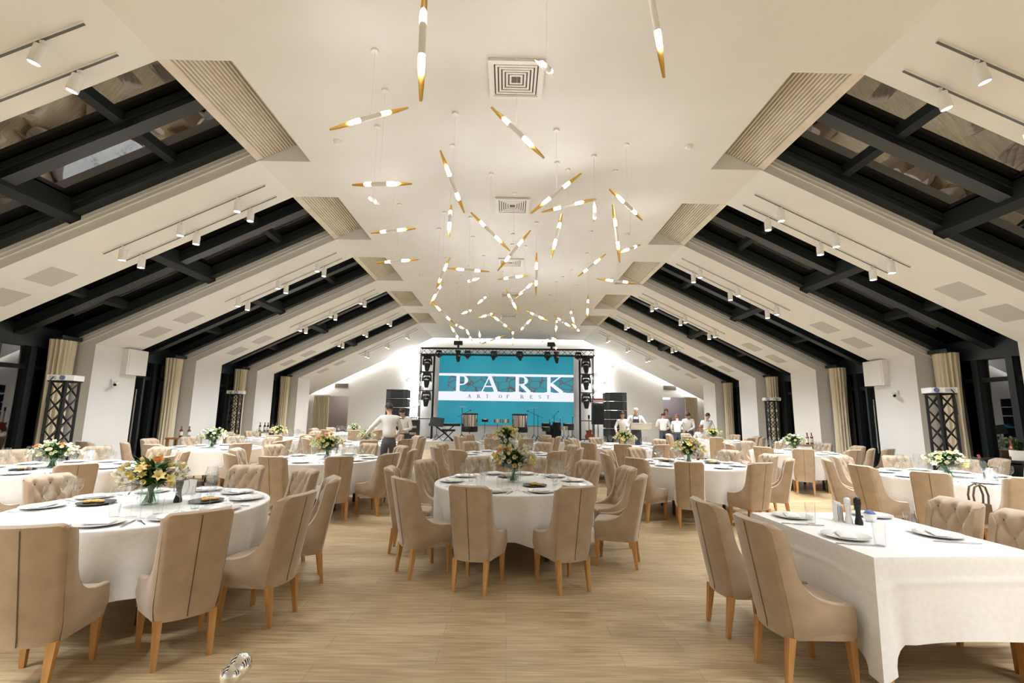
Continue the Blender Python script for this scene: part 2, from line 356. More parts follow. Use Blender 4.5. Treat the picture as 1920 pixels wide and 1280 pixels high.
# two dark glazed door leaves standing open in the third bay
for s in (-1, 1):
    n, f = bay(2); d = sroot('door_%d' % (1 if s < 0 else 2))
    x0, x1 = sorted((s*8.62, s*9.14)); y = n+.30
    q = MB(); q.box((x0,y,.05),(x1,y+.05,2.28)); q.build('door_leaf', M['dark'], d)
    q = MB(); q.box((x0+.08,y-.012,.2),(x1-.08,y-.002,2.18)); q.build('door_pane', M['pane'], d)
    hx = s*8.70; q = MB().tube([(hx,y-.07,.75),(hx,y-.07,2.0)], .016); q.tube([(hx,y-.07,.9),(hx,y,.9)], .01); q.tube([(hx,y-.07,1.85),(hx,y,1.85)], .01); q.build('door_handle', M['steel'], d)
for i in range(0, 5):
    n, f = bay(i)
    for s in (-1, 1):
        # pleated blind gathered at the ridge end of the roof light
        t = thing('roof_blind', 'cream pleated blind gathered at the top of the %s %s-hand skylight' % (ORD[i], SIDE[s]), 'blind', (0,0,0), group='pleated roof blinds')
        a, b2 = n+.01, f-.01; nf = 15; q = MB(); x0, x1 = WO+.17, W-.04; st = (x1-x0)/nf
        for j in range(nf):
            x = x0+j*st; g = .006
            q.prism([(s*(x+g),zs(x)+.20),(s*(x+g),zs(x+g)+.035),(s*(x+st*.3),zs(x+st*.3)+.004),(s*(x+st*.7),zs(x+st*.7)+.004),(s*(x+st-g),zs(x+st-g)+.035),(s*(x+st-g),zs(x+st)+.20)], a, b2)
        q.build('pleats', M['blind'], t)
        q = MB(); q.prism([(s*x0,zs(x0)+.19),(s*x1,zs(x1)+.19),(s*x1,zs(x1)+.25),(s*x0,zs(x0)+.25)], a, b2); q.build('head_rail', M['vent_dark'], t)
        q = MB(); q.prism([(s*(W-.045),zs(W)+.035),(s*(W+.03),zs(W+.03)+.01),(s*(W+.03),zs(W+.03)+.09),(s*(W-.045),zs(W)+.12)], a, b2); q.build('bottom_rail', M['blind'], t)
        if i == 0: continue
        t = thing('curtain', 'cream curtain gathered at the far side of the %s %s-hand window' % (ORD[i-1], SIDE[s]), 'curtain', (s*8.97, f-.28, 0), group='window curtains')
        ze = zs(8.97)+.24
        def fn(u, v):
            z = .02+(ze-.04)*v; a_ = 2*math.pi*u; rr = 1+.20*math.cos(a_*15)+.06*math.cos(a_*5+v*3)
            sp = 1-.18*math.sin(math.pi*v)*.6
            return (.14*math.cos(a_)*rr*sp, .20*math.sin(a_)*rr*sp, z)
        MB().grid(fn, 180, 10, True).build('drape', M['curtain'], t, smooth='all')
        MB().box((-.17,-.22,ze-.01),(.17,.22,ze+.06)).build('curtain_rail', M['dark'], t)
for s, (x0, x1, zt) in ((-1, (-9.5,-8.72,2.27)), (1, (8.80,9.45,2.43))):
    t = thing('curtain', 'cream curtain drawn half across the doorway on the %s of the stage' % SIDE[s], 'curtain', ((x0+x1)/2, 23.28, 0), group='doorway curtains')
    hw = (x1-x0)/2
    def fn(u, v): return ((2*u-1)*hw, .05*math.sin(u*60)+.015*math.sin(u*23+v*4), .02+(zt-.02)*v)
    MB().grid(fn, 120, 6).build('drape', M['curtain'], t, smooth='all')
    MB().box((-hw,-.06,zt),(hw,.06,zt+.05)).build('curtain_rail', M['white_metal'], t)

# ================================================================ ceiling fittings
BS = [bay(i-1)[1] for i in range(0, 6)] + [bay(-3)[1]+.9, bay(-2)[1]]        # where each white ceiling band starts
def track_y(b): return BS[b]+.56, BS[b]+.94
hs = MB().tube([(0,0,-.205),(0,0,-.035)], .052, 18).mesh('housing', M['white_metal'], True)
ad = MB().box((-.012,-.012,-.04),(.012,.012,.002)).box((-.022,-.015,.0),(.022,.015,.021)).mesh('adapter', M['white_metal'])
ln = MB().lathe([(0,-.208),(.044,-.208),(.044,-.206)], 18).mesh('lens', M['lens'], True)
rg = MB().lathe([(.044,-.206),(.044,-.212),(.052,-.212),(.052,-.202)], 18).mesh('trim_ring', M['white_metal'], True)
hs2 = MB().tube([(0,0,-.2),(0,0,-.02)], .052, 18).mesh('housing', M['white_metal'], True)
lamp = bpy.data.lights.new('spot_lamp', 'SPOT'); lamp.energy = SPOT_W; lamp.spot_size = R(135); lamp.spot_blend = 1.0; lamp.color = (.95,.975,1); lamp_rear = lamp.copy(); lamp_rear.energy = SPOT_W*.8; lamp.shadow_soft_size = .06
BANDW = ['first','second','third','fourth','fifth','sixth','rear','last']
for b in range(0, 8):
    for s in (-1, 1):
        for tr, y in enumerate(track_y(b)):
            w_ = ('near', 'far')[tr]
            tk = MB(); e0, e1 = (4.0, 7.4) if b == 0 else (3.95, 6.35)
            tk.prism([(s*e0,zs(e0)-.022),(s*e1,zs(e1)-.022),(s*e1,zs(e1)-.0006),(s*e0,zs(e0)-.0006)], y-.017, y+.017)
            o = tk.build('light_track', M['white_metal'])
            tag(o, 'thin spotlight track, %s of two on the %s %s ceiling band' % (w_, BANDW[b], SIDE[s]), 'light track', 'spotlight tracks')
            sl_ = MB(); sl_.prism([(s*e0,zs(e0)-.024),(s*e1,zs(e1)-.024),(s*e1,zs(e1)-.018),(s*e0,zs(e0)-.018)], y-.013, y+.013); sl_.build('slot', M['track'], o)
            for q_, x in enumerate((4.35, 5.2, 6.05)):
                t = thing('track_spotlight', 'white cylinder spotlight, %s on the %s track of the %s %s ceiling band' % (('top','middle','lowest')[q_], w_, BANDW[b], SIDE[s]), 'spotlight', (s*x, y, zs(x)-.0575), group='track spotlights')
                link('adapter', ad, t)
                body = [link('housing', hs, t)]
                l1 = link('lens', ln, body[0]); link('trim_ring', rg, body[0])
                lo = bpy.data.objects.new('spot_lamp', lamp if b < 6 else lamp_rear); C.objects.link(lo); lo.parent = body[0]; lo.location = (0,0,-.22)
                if b == 0: body[0].rotation_euler = (0, -s*R(14), 0)
for b in range(1, 6):
    for s in (-1, 1):
        for q_, x in enumerate((7.14, 7.83)):
            t = MB(); y = BS[b]+.61
            def sp(xx, off): return (s*xx, zs(xx)+off)
            t.prism([sp(x-.2,-.006), sp(x+.2,-.006), sp(x+.2,.01), sp(x-.2,.01)], y-.22, y+.22)
            o = t.build('ceiling_panel', M['panel']); tag(o, 'flat grey square panel, %s of two low on the %s %s ceiling band' % (('upper','lower')[q_], BANDW[b], SIDE[s]), 'panel', 'grey ceiling panels')
for i in range(5):
    y = 4.67+3.19*i
    t = thing('ceiling_vent', 'square white ceiling vent with nested louvres, %s along the centre line from the camera' % ORD[i], 'vent', (.03, y, H), group='square ceiling vents')
    MB().box((-.25,-.25,-.012),(.25,.25,-.004)).build('backing', M['vent_dark'], t)
    for kx in range(7):
        a = .30-.038*kx; tt = .022 if kx else .045; z = -.03-.004*(kx == 0)+.002*kx
        q = MB()
        for x0,y0,x1,y1 in ((-a,-a,a,-a+tt),(-a,a-tt,a,a),(-a,-a+tt+.0002,-a+tt,a-tt-.0002),(a-tt,-a+tt+.0002,a,a-tt-.0002)): q.box((x0,y0,z),(x1,y1,-.004))
        q.build('louvre', M['vent'], t)
for j, (x, y, lab) in enumerate(((-2.4,5.96,'left of the flat ceiling beside the first blind'),(2.43,5.92,'right of the flat ceiling beside the first blind'),(-2.4,9.15,'left of the flat ceiling beside the second blind'),(2.4,9.1,'right of the flat ceiling beside the second blind'),(-2.4,12.3,'left of the flat ceiling beside the third blind'),(2.4,12.3,'right of the flat ceiling beside the third blind'))):
    t = thing('smoke_detector', 'small white round smoke detector ' + lab, 'smoke detector', (x, y, H), group='smoke detectors')
    MB().lathe([(0,-.045),(.03,-.045),(.045,-.03),(.05,0)], 16).build('detector_head', M['white_metal'], t, True)
    MB().lathe([(.045,-.012),(.062,-.010),(.062,0)], 16).build('detector_base', M['white_metal'], t, True)
# ================================================================ pendant lights
PEND = [((797,-62),(787,210),2.75),((1211,-70),(1243,122),2.9),((1008,113),(1041,141),3.3),((623,240),(767,200),4.3),((915,194),(1022,297),4.4),
 ((650,346),(774,344),4.9),((690,368),(709,383),5.6),((833,302),(866,388),5.3),((846,375),(841,446),6.0),((995,400),(1092,323),5.6),((1018,397),(1112,374),6.6),
 ((1056,392),(1033,486),6.4),((1115,384),(1115,416),6.2),((1148,358),(1206,413),5.9),((1150,390),(1162,487),6.6),((690,437),(780,428),7.2),((880,395),(958,472),6.8),
 ((935,505),(992,435),7.4),((700,493),(786,486),7.9),((841,488),(818,540),8.2),((842,503),(917,509),8.4),((833,524),(806,571),9.0),((932,524),(989,516),9.2),
 ((872,529),(897,522),9.4),((1006,481),(1005,549),8.6),((1087,516),(1130,481),9.0),((1160,474),(1206,457),8.0),((1120,523),(1196,531),9.3),((946,539),(972,586),9.8),
 ((1001,528),(967,558),9.9),((915,553),(896,569),10.6),((888,580),(866,588),11.4),((1103,549),(1101,599),10.3),((811,567),(852,608),10.8),((899,595),(930,586),11.9),
 ((921,590),(958,618),11.8),((985,582),(1027,601),11.6),((998,596),(972,623),12.4),((1037,591),(1074,615),12.2),((1045,594),(1042,623),12.7),((1068,576),(1077,608),11.6),
 ((1073,607),(1089,624),13.0),((845,611),(862,638),13.0),((874,617),(885,639),13.4),((899,622),(900,644),13.6),((902,645),(947,628),14.3),((962,613),(961,648),13.7),
 ((1016,641),(1046,631),14.2),((1041,632),(1043,660),14.9),((850,607),(870,616),12.2)]
PL = .86
def pend_mesh():
    core = MB().tube([(0,0,-.115),(0,0,.115)], .0235, 14).mesh('core_tube', M['brass_out'], True)
    bulb = MB().lathe([(0,.115),(.019,.115),(.0195,.13),(.0195,.205),(.014,.222),(0,.227)], 14).mesh('lit_tube', M['bulb'], True)
    def fn(u, v):                                   # quill-cut half tube tapering to the tip
        z = .112 + (PL/2-.112)*v; half = math.pi*(.5 - .33*max(0,(v-.15)/.85)); a = (2*u-1)*half
        rr = .0245*(1-.25*v); return (rr*math.sin(a), rr*math.cos(a), z)
    def fo(u, v):
        x, y, z = fn(u, v); k = 1.10; return (x*k, y*k+.0006, z)
    shin = MB().grid(fn, 10, 14).mesh('gold_lining', M['gold'], 'all')
    shout = MB().grid(fo, 10, 14).mesh('leaf_shade', M['brass_out'], 'all')
    can = MB().lathe([(0,-.022),(.036,-.022),(.04,-.016),(.04,0)], 16).mesh('canopy', M['white_metal'], True)
    return core, bulb, shin, shout, can
core, bulb, shin, shout, can = pend_mesh()
info = []
for (x1,y1), (x2,y2), D in PEND:
    cx, cy = (x1+x2)/2, (y1+y2)/2
    px = math.hypot(x2-x1, y2-y1); D = min(D, PL*FPX/px*.985)
    c0 = at_y(cx, cy, D)
    while c0.z > 4.86: D -= .05; c0 = at_y(cx, cy, D)
    a, b_ = at_y(x1, y1, D), at_y(x2, y2, D); v = b_-a; ln_ = v.length
    dep = math.sqrt(max(0, PL*PL-ln_*ln_)); sg = 1 if (int(x1*7+y2*3) % 2) else -1
    rd = (c0-CAM).normalized(); v = v + rd*(sg*dep)
    if c0.z + abs(v.z)/2 > H-.1: c0 = c0 - rd*((c0.z+abs(v.z)/2-H+.1)/rd.z)
    v.normalize(); info.append((c0, v))
cnt = {}
for c0, v in sorted(info, key=lambda q: (round((q[0].y-3.1)/3.19), q[0].x)):
    row = max(0, min(4, round((c0.y-3.1)/3.19))); cnt[row] = cnt.get(row, 0)+1
    tilt = abs(v.z); dirn = 'upright' if tilt > .85 else ('slanting' if tilt > .35 else 'level')
    t = thing('pendant_light', '%s white tube pendant with gold leaf tips, %s from the left before the %s vent' % (dirn, (ORD+['fifteenth','sixteenth','seventeenth','eighteenth','nineteenth','twentieth','twenty-first','twenty-second'])[cnt[row]-1], ORD[row]), 'pendant light', c0, group='tube pendants over the hall')
    up = v; face = Vector((0,-1,-.35)); side = up.cross(face).normalized(); fw = side.cross(up).normalized()
    rot = Matrix((side, -fw, up)).transposed().to_4x4()
    arm = link('core_tube', core, t); arm.matrix_local = rot
    flip = Matrix.Rotation(math.pi, 4, 'Y')
    for mm in (Matrix.Identity(4), flip):
        for nm, me in (('lit_tube', bulb), ('leaf_shade', shout)):
            o = link(nm, me, t); o.matrix_local = rot @ mm
            if nm == 'leaf_shade': link('gold_lining', shin, o)
    q = MB().tube([(0,0,.02),(0,0,H-c0.z-.02)], .0014, 4); q.build('wire', M['white_metal'], t)
    o = link('canopy', can, t); o.location = (0,0,H-c0.z)
# ================================================================ stage
struct(MB().box((-6.4,20.2,0),(6.4,23.38,.34)).build('floor_stage', M['stage']))
SY = 22.75
sc = thing('led_screen', 'large teal LED screen reading PARK ART OF REST at the back of the stage', 'screen', (0,0,0))
MB().box((-3.33,SY,.98),(3.22,SY+.12,4.44)).build('cabinet', M['black'], sc)
MB().box((-3.2,SY+.03,.34),(3.1,SY+.10,.98)).build('support', M['wall_end'], sc)
MB().box((-3.33,SY-.012,.98),(3.22,SY-.002,4.44)).build('display', M['display'], sc)
y1 = SY-.014
MB().box((-3.33,y1-.006,3.32),(3.22,y1,3.44)).build('white_stripe', M['letter'], sc)
MB().box((-3.33,y1-.006,2.13),(3.22,y1,2.56)).build('white_band', M['letter'], sc)
def letter(ch, x0, x1, z0, z1, y, th, tn, material, parent):
    q = MB(); w_ = x1-x0; h = z1-z0; e = .004
    def st(a, b, t):                                # a straight stroke
        q.bar((x0+a[0]*w_, y, z0+a[1]*h), (x0+b[0]*w_, y, z0+b[1]*h), t, e, up=(0,1,0))
    def serif(cx, z, l): q.box((x0+cx*w_-l/2,y-e/2,z0+z*h-tn*.35),(x0+cx*w_+l/2,y+e/2,z0+z*h+tn*.35))
    def bowl(cx, cz, rx, rz, a0, a1, t0, t1):
        n = 18; vs_ = []
        for i in range(n+1):
            a = R(a0+(a1-a0)*i/n); k_ = abs(math.cos(a)); t = t0+(t1-t0)*k_
            for rr in (0, 1):
                vs_.append((x0+cx*w_+(rx*w_-t*rr)*math.cos(a), y-e/2, z0+cz*h+(rz*h-(tn*.8)*rr)*math.sin(a)))
        q.add(vs_, [(2*i,2*i+1,2*i+3,2*i+2) for i in range(n)])
    sl = th*1.9
    if ch == 'P':
        st((.2,0),(.2,1),th); serif(.2,0,sl*1.2); serif(.14,1,sl); st((.2,.98),(.55,.98),tn); st((.2,.44),(.55,.44),tn); bowl(.52,.71,.48,.29,-90,90,tn,th)
    elif ch == 'R':
        st((.16,0),(.16,1),th); serif(.16,0,sl*1.2); serif(.10,1,sl); st((.16,.98),(.45,.98),tn); st((.16,.47),(.45,.47),tn); bowl(.42,.725,.42,.275,-90,90,tn,th); st((.42,.47),(.95,.0),th); serif(.95,0,sl)
    elif ch == 'A':
        st((.08,0),(.5,1),tn); st((.5,1),(.88,0),th); st((.25,.34),(.72,.34),tn); serif(.08,0,sl*.9); serif(.9,0,sl*1.1)
    elif ch == 'K':
        st((.16,0),(.16,1),th); serif(.16,0,sl*1.2); serif(.16,1,sl*1.1); st((.18,.46),(.82,1),tn); st((.30,.52),(.92,0),th); serif(.82,1,sl*.9); serif(.94,0,sl)
    elif ch == 'T': st((.5,0),(.5,1),th); st((0,.96),(1,.96),tn); serif(.5,0,sl)
    elif ch == 'O': bowl(.5,.5,.5,.5,0,360,tn,th)
    elif ch == 'F' or ch == 'E':
        st((.2,0),(.2,1),th); st((.2,.96),(.95,.96),tn); st((.2,.5),(.75,.5),tn)
        if ch == 'E': st((.2,.04),(1,.04),tn)
    elif ch == 'S': bowl(.5,.75,.42,.25,20,270,tn,th); bowl(.5,.26,.42,.25,-160,90,tn,th)
    return q.build('letter_'+ch, material, parent, fix=False)
for ch, a, b_ in (('P',-2.52,-1.91),('A',-1.30,-.44),('R',.36,1.12),('K',1.88,2.74)): letter(ch, a, b_, 2.56, 3.34, y1-.004, .17, .06, M['letter'], sc)
for ch, xc in zip('ARTOFREST', (-1.83,-1.38,-.96,-.33,.04,.72,1.17,1.58,1.98)): letter(ch, xc-.075, xc+.075, 2.27, 2.43, y1-.009, .035, .016, M['letter_dark'], sc)

def lattice(q, p0, p1, wd, n, r=.022, rb=.012, ax=(1,0,0), ay=(0,1,0), xx=False):
    """square box truss between two points"""
    p0, p1, ax, ay = Vector(p0), Vector(p1), Vector(ax), Vector(ay); cs = [ax*(i*wd/2)+ay*(j*wd/2) for i, j in ((-1,-1),(1,-1),(1,1),(-1,1))]
    for o in cs: q.tube([p0+o, p1+o], r, 6)
    for f_ in range(4):
        a, b_ = cs[f_], cs[(f_+1) % 4]
        for i in range(n):
            t0, t1 = i/n, (i+1)/n; A, Bq = p0.lerp(p1, t0), p0.lerp(p1, t1)
            q.tube([A+(a if i % 2 else b_), Bq+(b_ if i % 2 else a)], rb, 5, False)
            if xx: q.tube([A+(b_ if i % 2 else a), Bq+(a if i % 2 else b_)], rb, 5, False)
        for t0 in (0, 1): q.tube([p0.lerp(p1,t0)+a, p0.lerp(p1,t0)+b_], rb*1.2, 5, False)
    return q
TY = 22.0
tr = thing('stage_truss', 'black lattice goal-post truss framing the teal screen', 'truss', (0,0,0))
for s, xc, zt in ((-1,-3.78,4.22), (1,3.72,4.26)):
    q = MB()
    for dx in (-.31, .31):
        for dy in (-.15, .15): q.tube([(xc+dx,TY+dy,.34),(xc+dx,TY+dy,zt)], .026, 6)
    for z in (.4, 1.25, 2.55, 3.42, 4.2):
        for dy in (-.15,.15): q.tube([(xc-.31,TY+dy,z),(xc+.31,TY+dy,z)], .02, 6)
        for dx in (-.31,.31): q.tube([(xc+dx,TY-.15,z),(xc+dx,TY+.15,z)], .015, 6)
    q.build('tower', M['black'], tr)
lattice(MB(), (-4.1,TY,4.40), (4.1,TY,4.43), .30, 26, .026, .011, (0,1,0), (0,0,1)).build('top_beam', M['black'], tr)

def mh_meshes():
    base = MB().box((-.17,-.13,-.10),(.17,.13,0)).box((-.02,-.02,0),(.02,.02,.012)).mesh('base', M['mh'])
    q = MB()
    for s in (-1, 1): q.prism([(s*.20,-.10),(s*.15,-.10),(s*.155,-.36),(s*.19,-.42),(s*.22,-.36)], -.07, .07)
    q.box((-.2,-.07,-.14),(.2,.07,-.09)); yoke = q.mesh('yoke', M['mh'])
    head = MB().lathe([(0,-.68),(.07,-.68),(.085,-.66),(.12,-.50),(.15,-.36),(.15,-.25),(.11,-.18),(0,-.17)], 16).mesh('lamp_head', M['mh'], True)
    ring = MB().lathe([(.151,-.36),(.156,-.35),(.156,-.32),(.151,-.31)], 16, closed=True).mesh('ring', M['steel'], True)
    lens = MB().lathe([(0,-.684),(.06,-.684),(.065,-.67)], 14).mesh('front_lens', M['pane'], True)
    return base, yoke, head, ring, lens
mb_, my_, mhd, mr_, ml_ = mh_meshes()
def moving_head(loc, label, tilt=0, rz=0, scale=1.0, flip=False):
    t = thing('moving_head_light', label, 'stage light', loc, rz, 'moving head stage lights'); t.scale = (scale,)*3
    if flip: t.rotation_euler = (math.pi, 0, rz)
    link('base', mb_, t); y = link('yoke', my_, t)
    h = link('lamp_head', mhd, y); link('ring', mr_, y); link('front_lens', ml_, y)
    if tilt:
        for o in y.children:
            o.matrix_local = Matrix.Translation((0,0,-.33)) @ Matrix.Rotation(tilt, 4, 'X') @ Matrix.Translation((0,0,.33))
    return t
for s, xc, zz in ((-1,-3.79,(4.165,3.385,2.515)), (1,3.71,(4.165,3.385,2.515))):
    for j, z in enumerate(zz):
        moving_head((xc, TY, z), 'black moving-head light, %s of three hanging in the %s stage tower' % (('top','middle','lowest')[j], SIDE[s]), R(-14+5*j), 0, 1.04)
for j, (x, rz, til) in enumerate(((-3.22,.2,1.2),(-2.32,1.4,.05),(-1.88,.1,.9),(-.65,-.2,.7),(.55,.3,.7),(1.86,-.1,.8),(2.27,1.2,.1),(3.30,.1,1.1))):
    moving_head((x, TY-.30-(.07 if j in (1, 6) else 0), 4.42), 'black moving-head light, %s from the left under the top truss beam' % ORD[j], -til, rz, .72 if j not in (1, 6) else .8)
for j, x in enumerate((-2.36, 2.08)):
    t = thing('truss_clamp_box', ('dark box device standing on top of the truss beam, left one', 'dark box device standing on top of the truss beam, right one')[j], 'stage light', (x, TY, 4.61))
    MB().box((-.2,-.14,.12),(.2,.14,.30)).build('housing', M['mh'], t); MB().box((-.05,-.05,0),(.05,.05,.12)).build('bracket', M['mh'], t)
    if j: MB().tube([(.21,0,.2),(.225,0,.2)], .07, 14).build('lens', M['deco'], t)

def line_array(x, y, z0, nb, side):
    st = thing('speaker_base', 'black subwoofer cabinet under the %s line array' % side, 'speaker', (x, y, .34)); st['group'] = 'line array cabinets'
    MB().box((-.46,-.3,0),(.46,.3,z0-.345)).build('cabinet', M['black'], st); MB().box((-.42,-.312,.03),(.42,-.30,z0-.375)).build('grille', M['black_soft'], st)
    for j in range(nb):
        t = thing('line_array_speaker', 'black line array cabinet, %s from the top of the %s speaker tower' % (ORD[nb-1-j], side), 'speaker', (x, y, z0+j*.398), 0, 'line array cabinets')
        MB().prism([(-.30,.005),(.34,.02),(.34,.37),(-.30,.39)], -.475, .475, 'x').build('cabinet', M['black'], t)
        q = MB(); q.box((-.26,-.312,.03),(.26,-.302,.365)); q.build('grille', M['black_soft'], t)
        for s in (-1, 1): MB().box((s*.37-.085,-.31,.03),(s*.37+.085,-.300,.365)).build('horn_flare', M['mh'], t)
        MB().box((-.47,-.325,.385),(.47,-.30,.396)).build('edge_strip', M['steel'], t)
line_array(-4.92, 21.3, .55, 5, 'left'); line_array(4.88, 21.3, .55, 5, 'right')
t = thing('monitor_speaker', 'black square speaker on a stand between the right truss tower and line array', 'speaker', (4.0,20.75,.34))
MB().box((-.25,-.2,.78),(.25,.2,1.62)).build('cabinet', M['black'], t); MB().box((-.21,-.212,.82),(.21,-.2,1.58)).build('grille', M['black_soft'], t); MB().tube([(0,0,0),(0,0,.78)], .03).build('pole', M['steel'], t); MB().lathe([(.25,0),(.25,.02),(.03,.04)], 14).build('foot', M['black'], t)
t = thing('amplifier', 'dark amplifier unit on top of the square speaker by the right tower', 'amplifier', (4.0,20.75,1.962))
for j in range(3): MB().box((-.24,-.2,.004+j*.1),(.24,.2,.09+j*.1)).build('rack_unit', (M['mh'],M['steel'],M['red'])[j], t)
# equipment rack by the left line array
t = thing('equipment_rack', 'black flight-case rack of silver mixers beside the left line array', 'rack', (-4.15,20.9,.34))
MB().box((-.28,-.28,0),(.28,.28,.86)).build('case', M['black'], t)
for j in range(5): MB().box((-.24,-.29,.1+j*.14),(.24,-.27,.2+j*.14)).build('rack_unit', M['steel' if j % 2 else 'mh'], t)
t = thing('mixer', 'silver mixing desk lying on the left flight case', 'mixer', (-4.15,20.9,1.2))
MB().prism([(-.25,0),(.25,0),(.25,.16),(-.25,.05)], -.24, .24, 'x').build('body', M['steel'], t)
for j in range(6): MB().box((-.2+j*.07,-.15,.09),(-.17+j*.07,.1,.13)).build('fader', M['black'], t)

# drums
def stand(q, x, y, z, h, r=.012):
    q.tube([(x,y,z+.25),(x,y,z+h)], r, 6)
    for a in (0, 2.1, 4.2): q.tube([(x,y,z+.28),(x+.26*math.cos(a),y+.26*math.sin(a),z+.005)], r*.9, 5)
    return q
for s, x in ((-1,-1.64), (1,.57)):
    t = thing('barrel_drum', 'large chrome barrel drum with a dark lower rim, %s one of two before the screen' % SIDE[s], 'drum', (x, 21.0, .34), 0, 'chrome barrel drums')
    MB().lathe([(.335,.62),(.345,.62),(.345,1.14),(.335,1.14)], 28).build('shell', M['drum'], t, True)
    MB().lathe([(0,.38),(.34,.38),(.36,.40),(.36,.60),(.345,.62)], 28).build('lower_rim', M['black'], t, True)
    MB().lathe([(.345,1.12),(.36,1.13),(.36,1.18),(.33,1.19),(0,1.185)], 28).build('top_rim', M['mh'], t, True)
    q = MB(); stand(q, 0, 0, 0, .40, .02); q.build('drum_stand', M['black'], t)
def small_drum(x, y, z, r, h, label, mm='cymbal', name='hand_drum'):
    t = thing(name, label, 'drum', (x, y, .34))
    MB().lathe([(r*.97,z-.34),(r,z-.34),(r,z-.34+h),(r*.95,z-.34+h),(0,z-.34+h-.005)], 20).build('shell', M[mm], t, True)
    MB().lathe([(r*1.01,z-.34+h-.03),(r*1.05,z-.34+h-.03),(r*1.05,z-.34+h+.005),(r*1.0,z-.34+h+.005)], 20).build('rim', M['steel'], t, True)
    stand(MB(), 0, 0, 0, z-.34+.01).build('drum_stand', M['mh'], t); return t
small_drum(-.98, 21.2, 1.16, .15, .13, 'dark snare drum right beside the left barrel drum', 'black', 'snare_drum')
small_drum(-.42, 21.2, 1.12, .16, .16, 'silver bongo drum, left of two between the barrel drums', 'drum')
small_drum(-.05, 21.2, 1.12, .16, .16, 'silver bongo drum, right of two between the barrel drums', 'drum')
small_drum(1.75, 21.2, .88, .2, .28, 'dark tom drum, left one of the drum kit', 'black', 'tom_drum')
small_drum(2.25, 21.3, .95, .19, .26, 'dark tom drum, middle one of the drum kit', 'black', 'tom_drum')
small_drum(2.75, 21.1, .85, .24, .3, 'dark floor tom, right one of the drum kit', 'mh', 'tom_drum')
small_drum(1.72, 20.75, .80, .17, .2, 'small dark tom drum in front of the left end of the drum kit', 'mh', 'tom_drum')
small_drum(2.5, 20.75, .86, .18, .16, 'chrome snare drum at the front of the drum kit', 'drum', 'snare_drum')
t = thing('bass_drum', 'black bass drum lying on its side in the drum kit', 'drum', (2.2,22.2,.34))
q = MB().lathe([(0,-.2),(.33,-.2),(.34,-.18),(.34,.18),(.33,.2),(0,.2)], 24); q.xf(Matrix.Translation((0,0,.36)) @ Matrix.Rotation(R(90),4,'X')); q.build('shell', M['black'], t, True)
q = MB().lathe([(.335,-.21),(.36,-.21),(.36,-.17),(.335,-.17)], 24); q.xf(Matrix.Translation((0,0,.36)) @ Matrix.Rotation(R(90),4,'X')); q.build('hoop', M['steel'], t, True)
for j, (x, z, r, tl, lab) in enumerate(((-2.02,1.80,.26,.05,'thin cymbal on a tall stand left of the left barrel drum'),(1.22,1.80,.26,-.05,'thin cymbal on a tall stand just right of the right barrel drum'),(1.95,1.33,.30,.12,'wide low cymbal over the left of the drum kit'),(3.0,1.46,.28,.02,'pale cymbal at the right end of the drum kit'),(2.45,1.36,.2,-.15,'small cymbal in the middle of the drum kit'))):
    t = thing('cymbal', lab, 'cymbal', (x, 21.62 if j > 1 else 21.3, .34), 0, 'cymbals on the stage')
    q = MB().lathe([(0,.03),(.03,.028),(.05,.015),(r,0),(r,-.003),(.05,.011),(0,.026)], 24); q.xf(Matrix.Translation((0,0,z-.34)) @ Matrix.Rotation(tl,4,'Y')); q.build('plate', M['cymbal'], t, True)
    stand(MB(), 0, 0, 0, z-.34).build('cymbal_stand', M['mh'], t)
for j, (x, a, lab) in enumerate(((-1.95,.4,'thin black microphone boom stand beside the keyboard'),(1.35,-.5,'thin black microphone boom stand right of the right barrel drum'),(2.05,.2,'thick black microphone stand within the drum kit'))):
    t = thing('microphone_stand', lab, 'microphone stand', (x, 20.5, .34), 0, 'microphone stands')
    stand(MB(), 0, 0, 0, 1.15).build('pole', M['black'], t); MB().tube([(-.5*a,0,1.02),(.9*a,0,1.32)], .009, 6).build('boom', M['black'], t); MB().ball((.9*a,0,1.32), .03, 8, 6).build('microphone', M['black'], t)
t = thing('keyboard', 'black stage keyboard resting on a crossed stand before the screen', 'keyboard', (-2.74,20.95,.34))
MB().box((-.68,-.15,.62),(.68,.17,.73)).build('body', M['black'], t); MB().box((-.6,-.13,.73),(.6,-.01,.742)).build('keys', M['china'], t)
q = MB()
for y in (-.1, .1): q.tube([(-.4,y,0),(.4,y,.62)], .02, 6); q.tube([(.4,y,0),(-.4,y,.62)], .02, 6)
q.build('crossed_stand', M['black'], t)
t = thing('music_stand', 'black music stand with a wide desk left of the keyboard', 'music stand', (-3.02,20.5,.34))
q = MB().box((-.3,-.012,-.2),(.3,.012,.2)); q.xf(Matrix.Translation((0,0,.80)) @ Matrix.Rotation(R(-20),4,'X') @ Matrix.Rotation(R(6),4,'Y')); q.build('desk', M['black'], t)
stand(MB(), 0, 0, 0, .7).build('pole', M['black'], t)
t = thing('keyboard_bench', 'black padded stool in front of the keyboard', 'stool', (-2.5,20.38,.34))
MB().box((-.28,-.15,.42),(.28,.15,.50)).build('seat', M['black'], t); q = MB()
for s in (-1,1): q.tube([(-.2,s*.1,0),(.2,s*.1,.42)], .016, 6); q.tube([(.2,s*.1,0),(-.2,s*.1,.42)], .016, 6)
q.build('crossed_leg', M['black'], t)
t = thing('guitar', 'dark red electric guitar leaning on a stand by the right truss tower', 'guitar', (3.66,21.1,.34))
q = MB().prism([(-.16,.12),(.16,.12),(.19,.25),(.11,.38),(.15,.5),(.05,.55),(-.06,.5),(-.15,.52),(-.11,.38),(-.19,.25)], -.02, .025); q.build('body', M['red'], t)
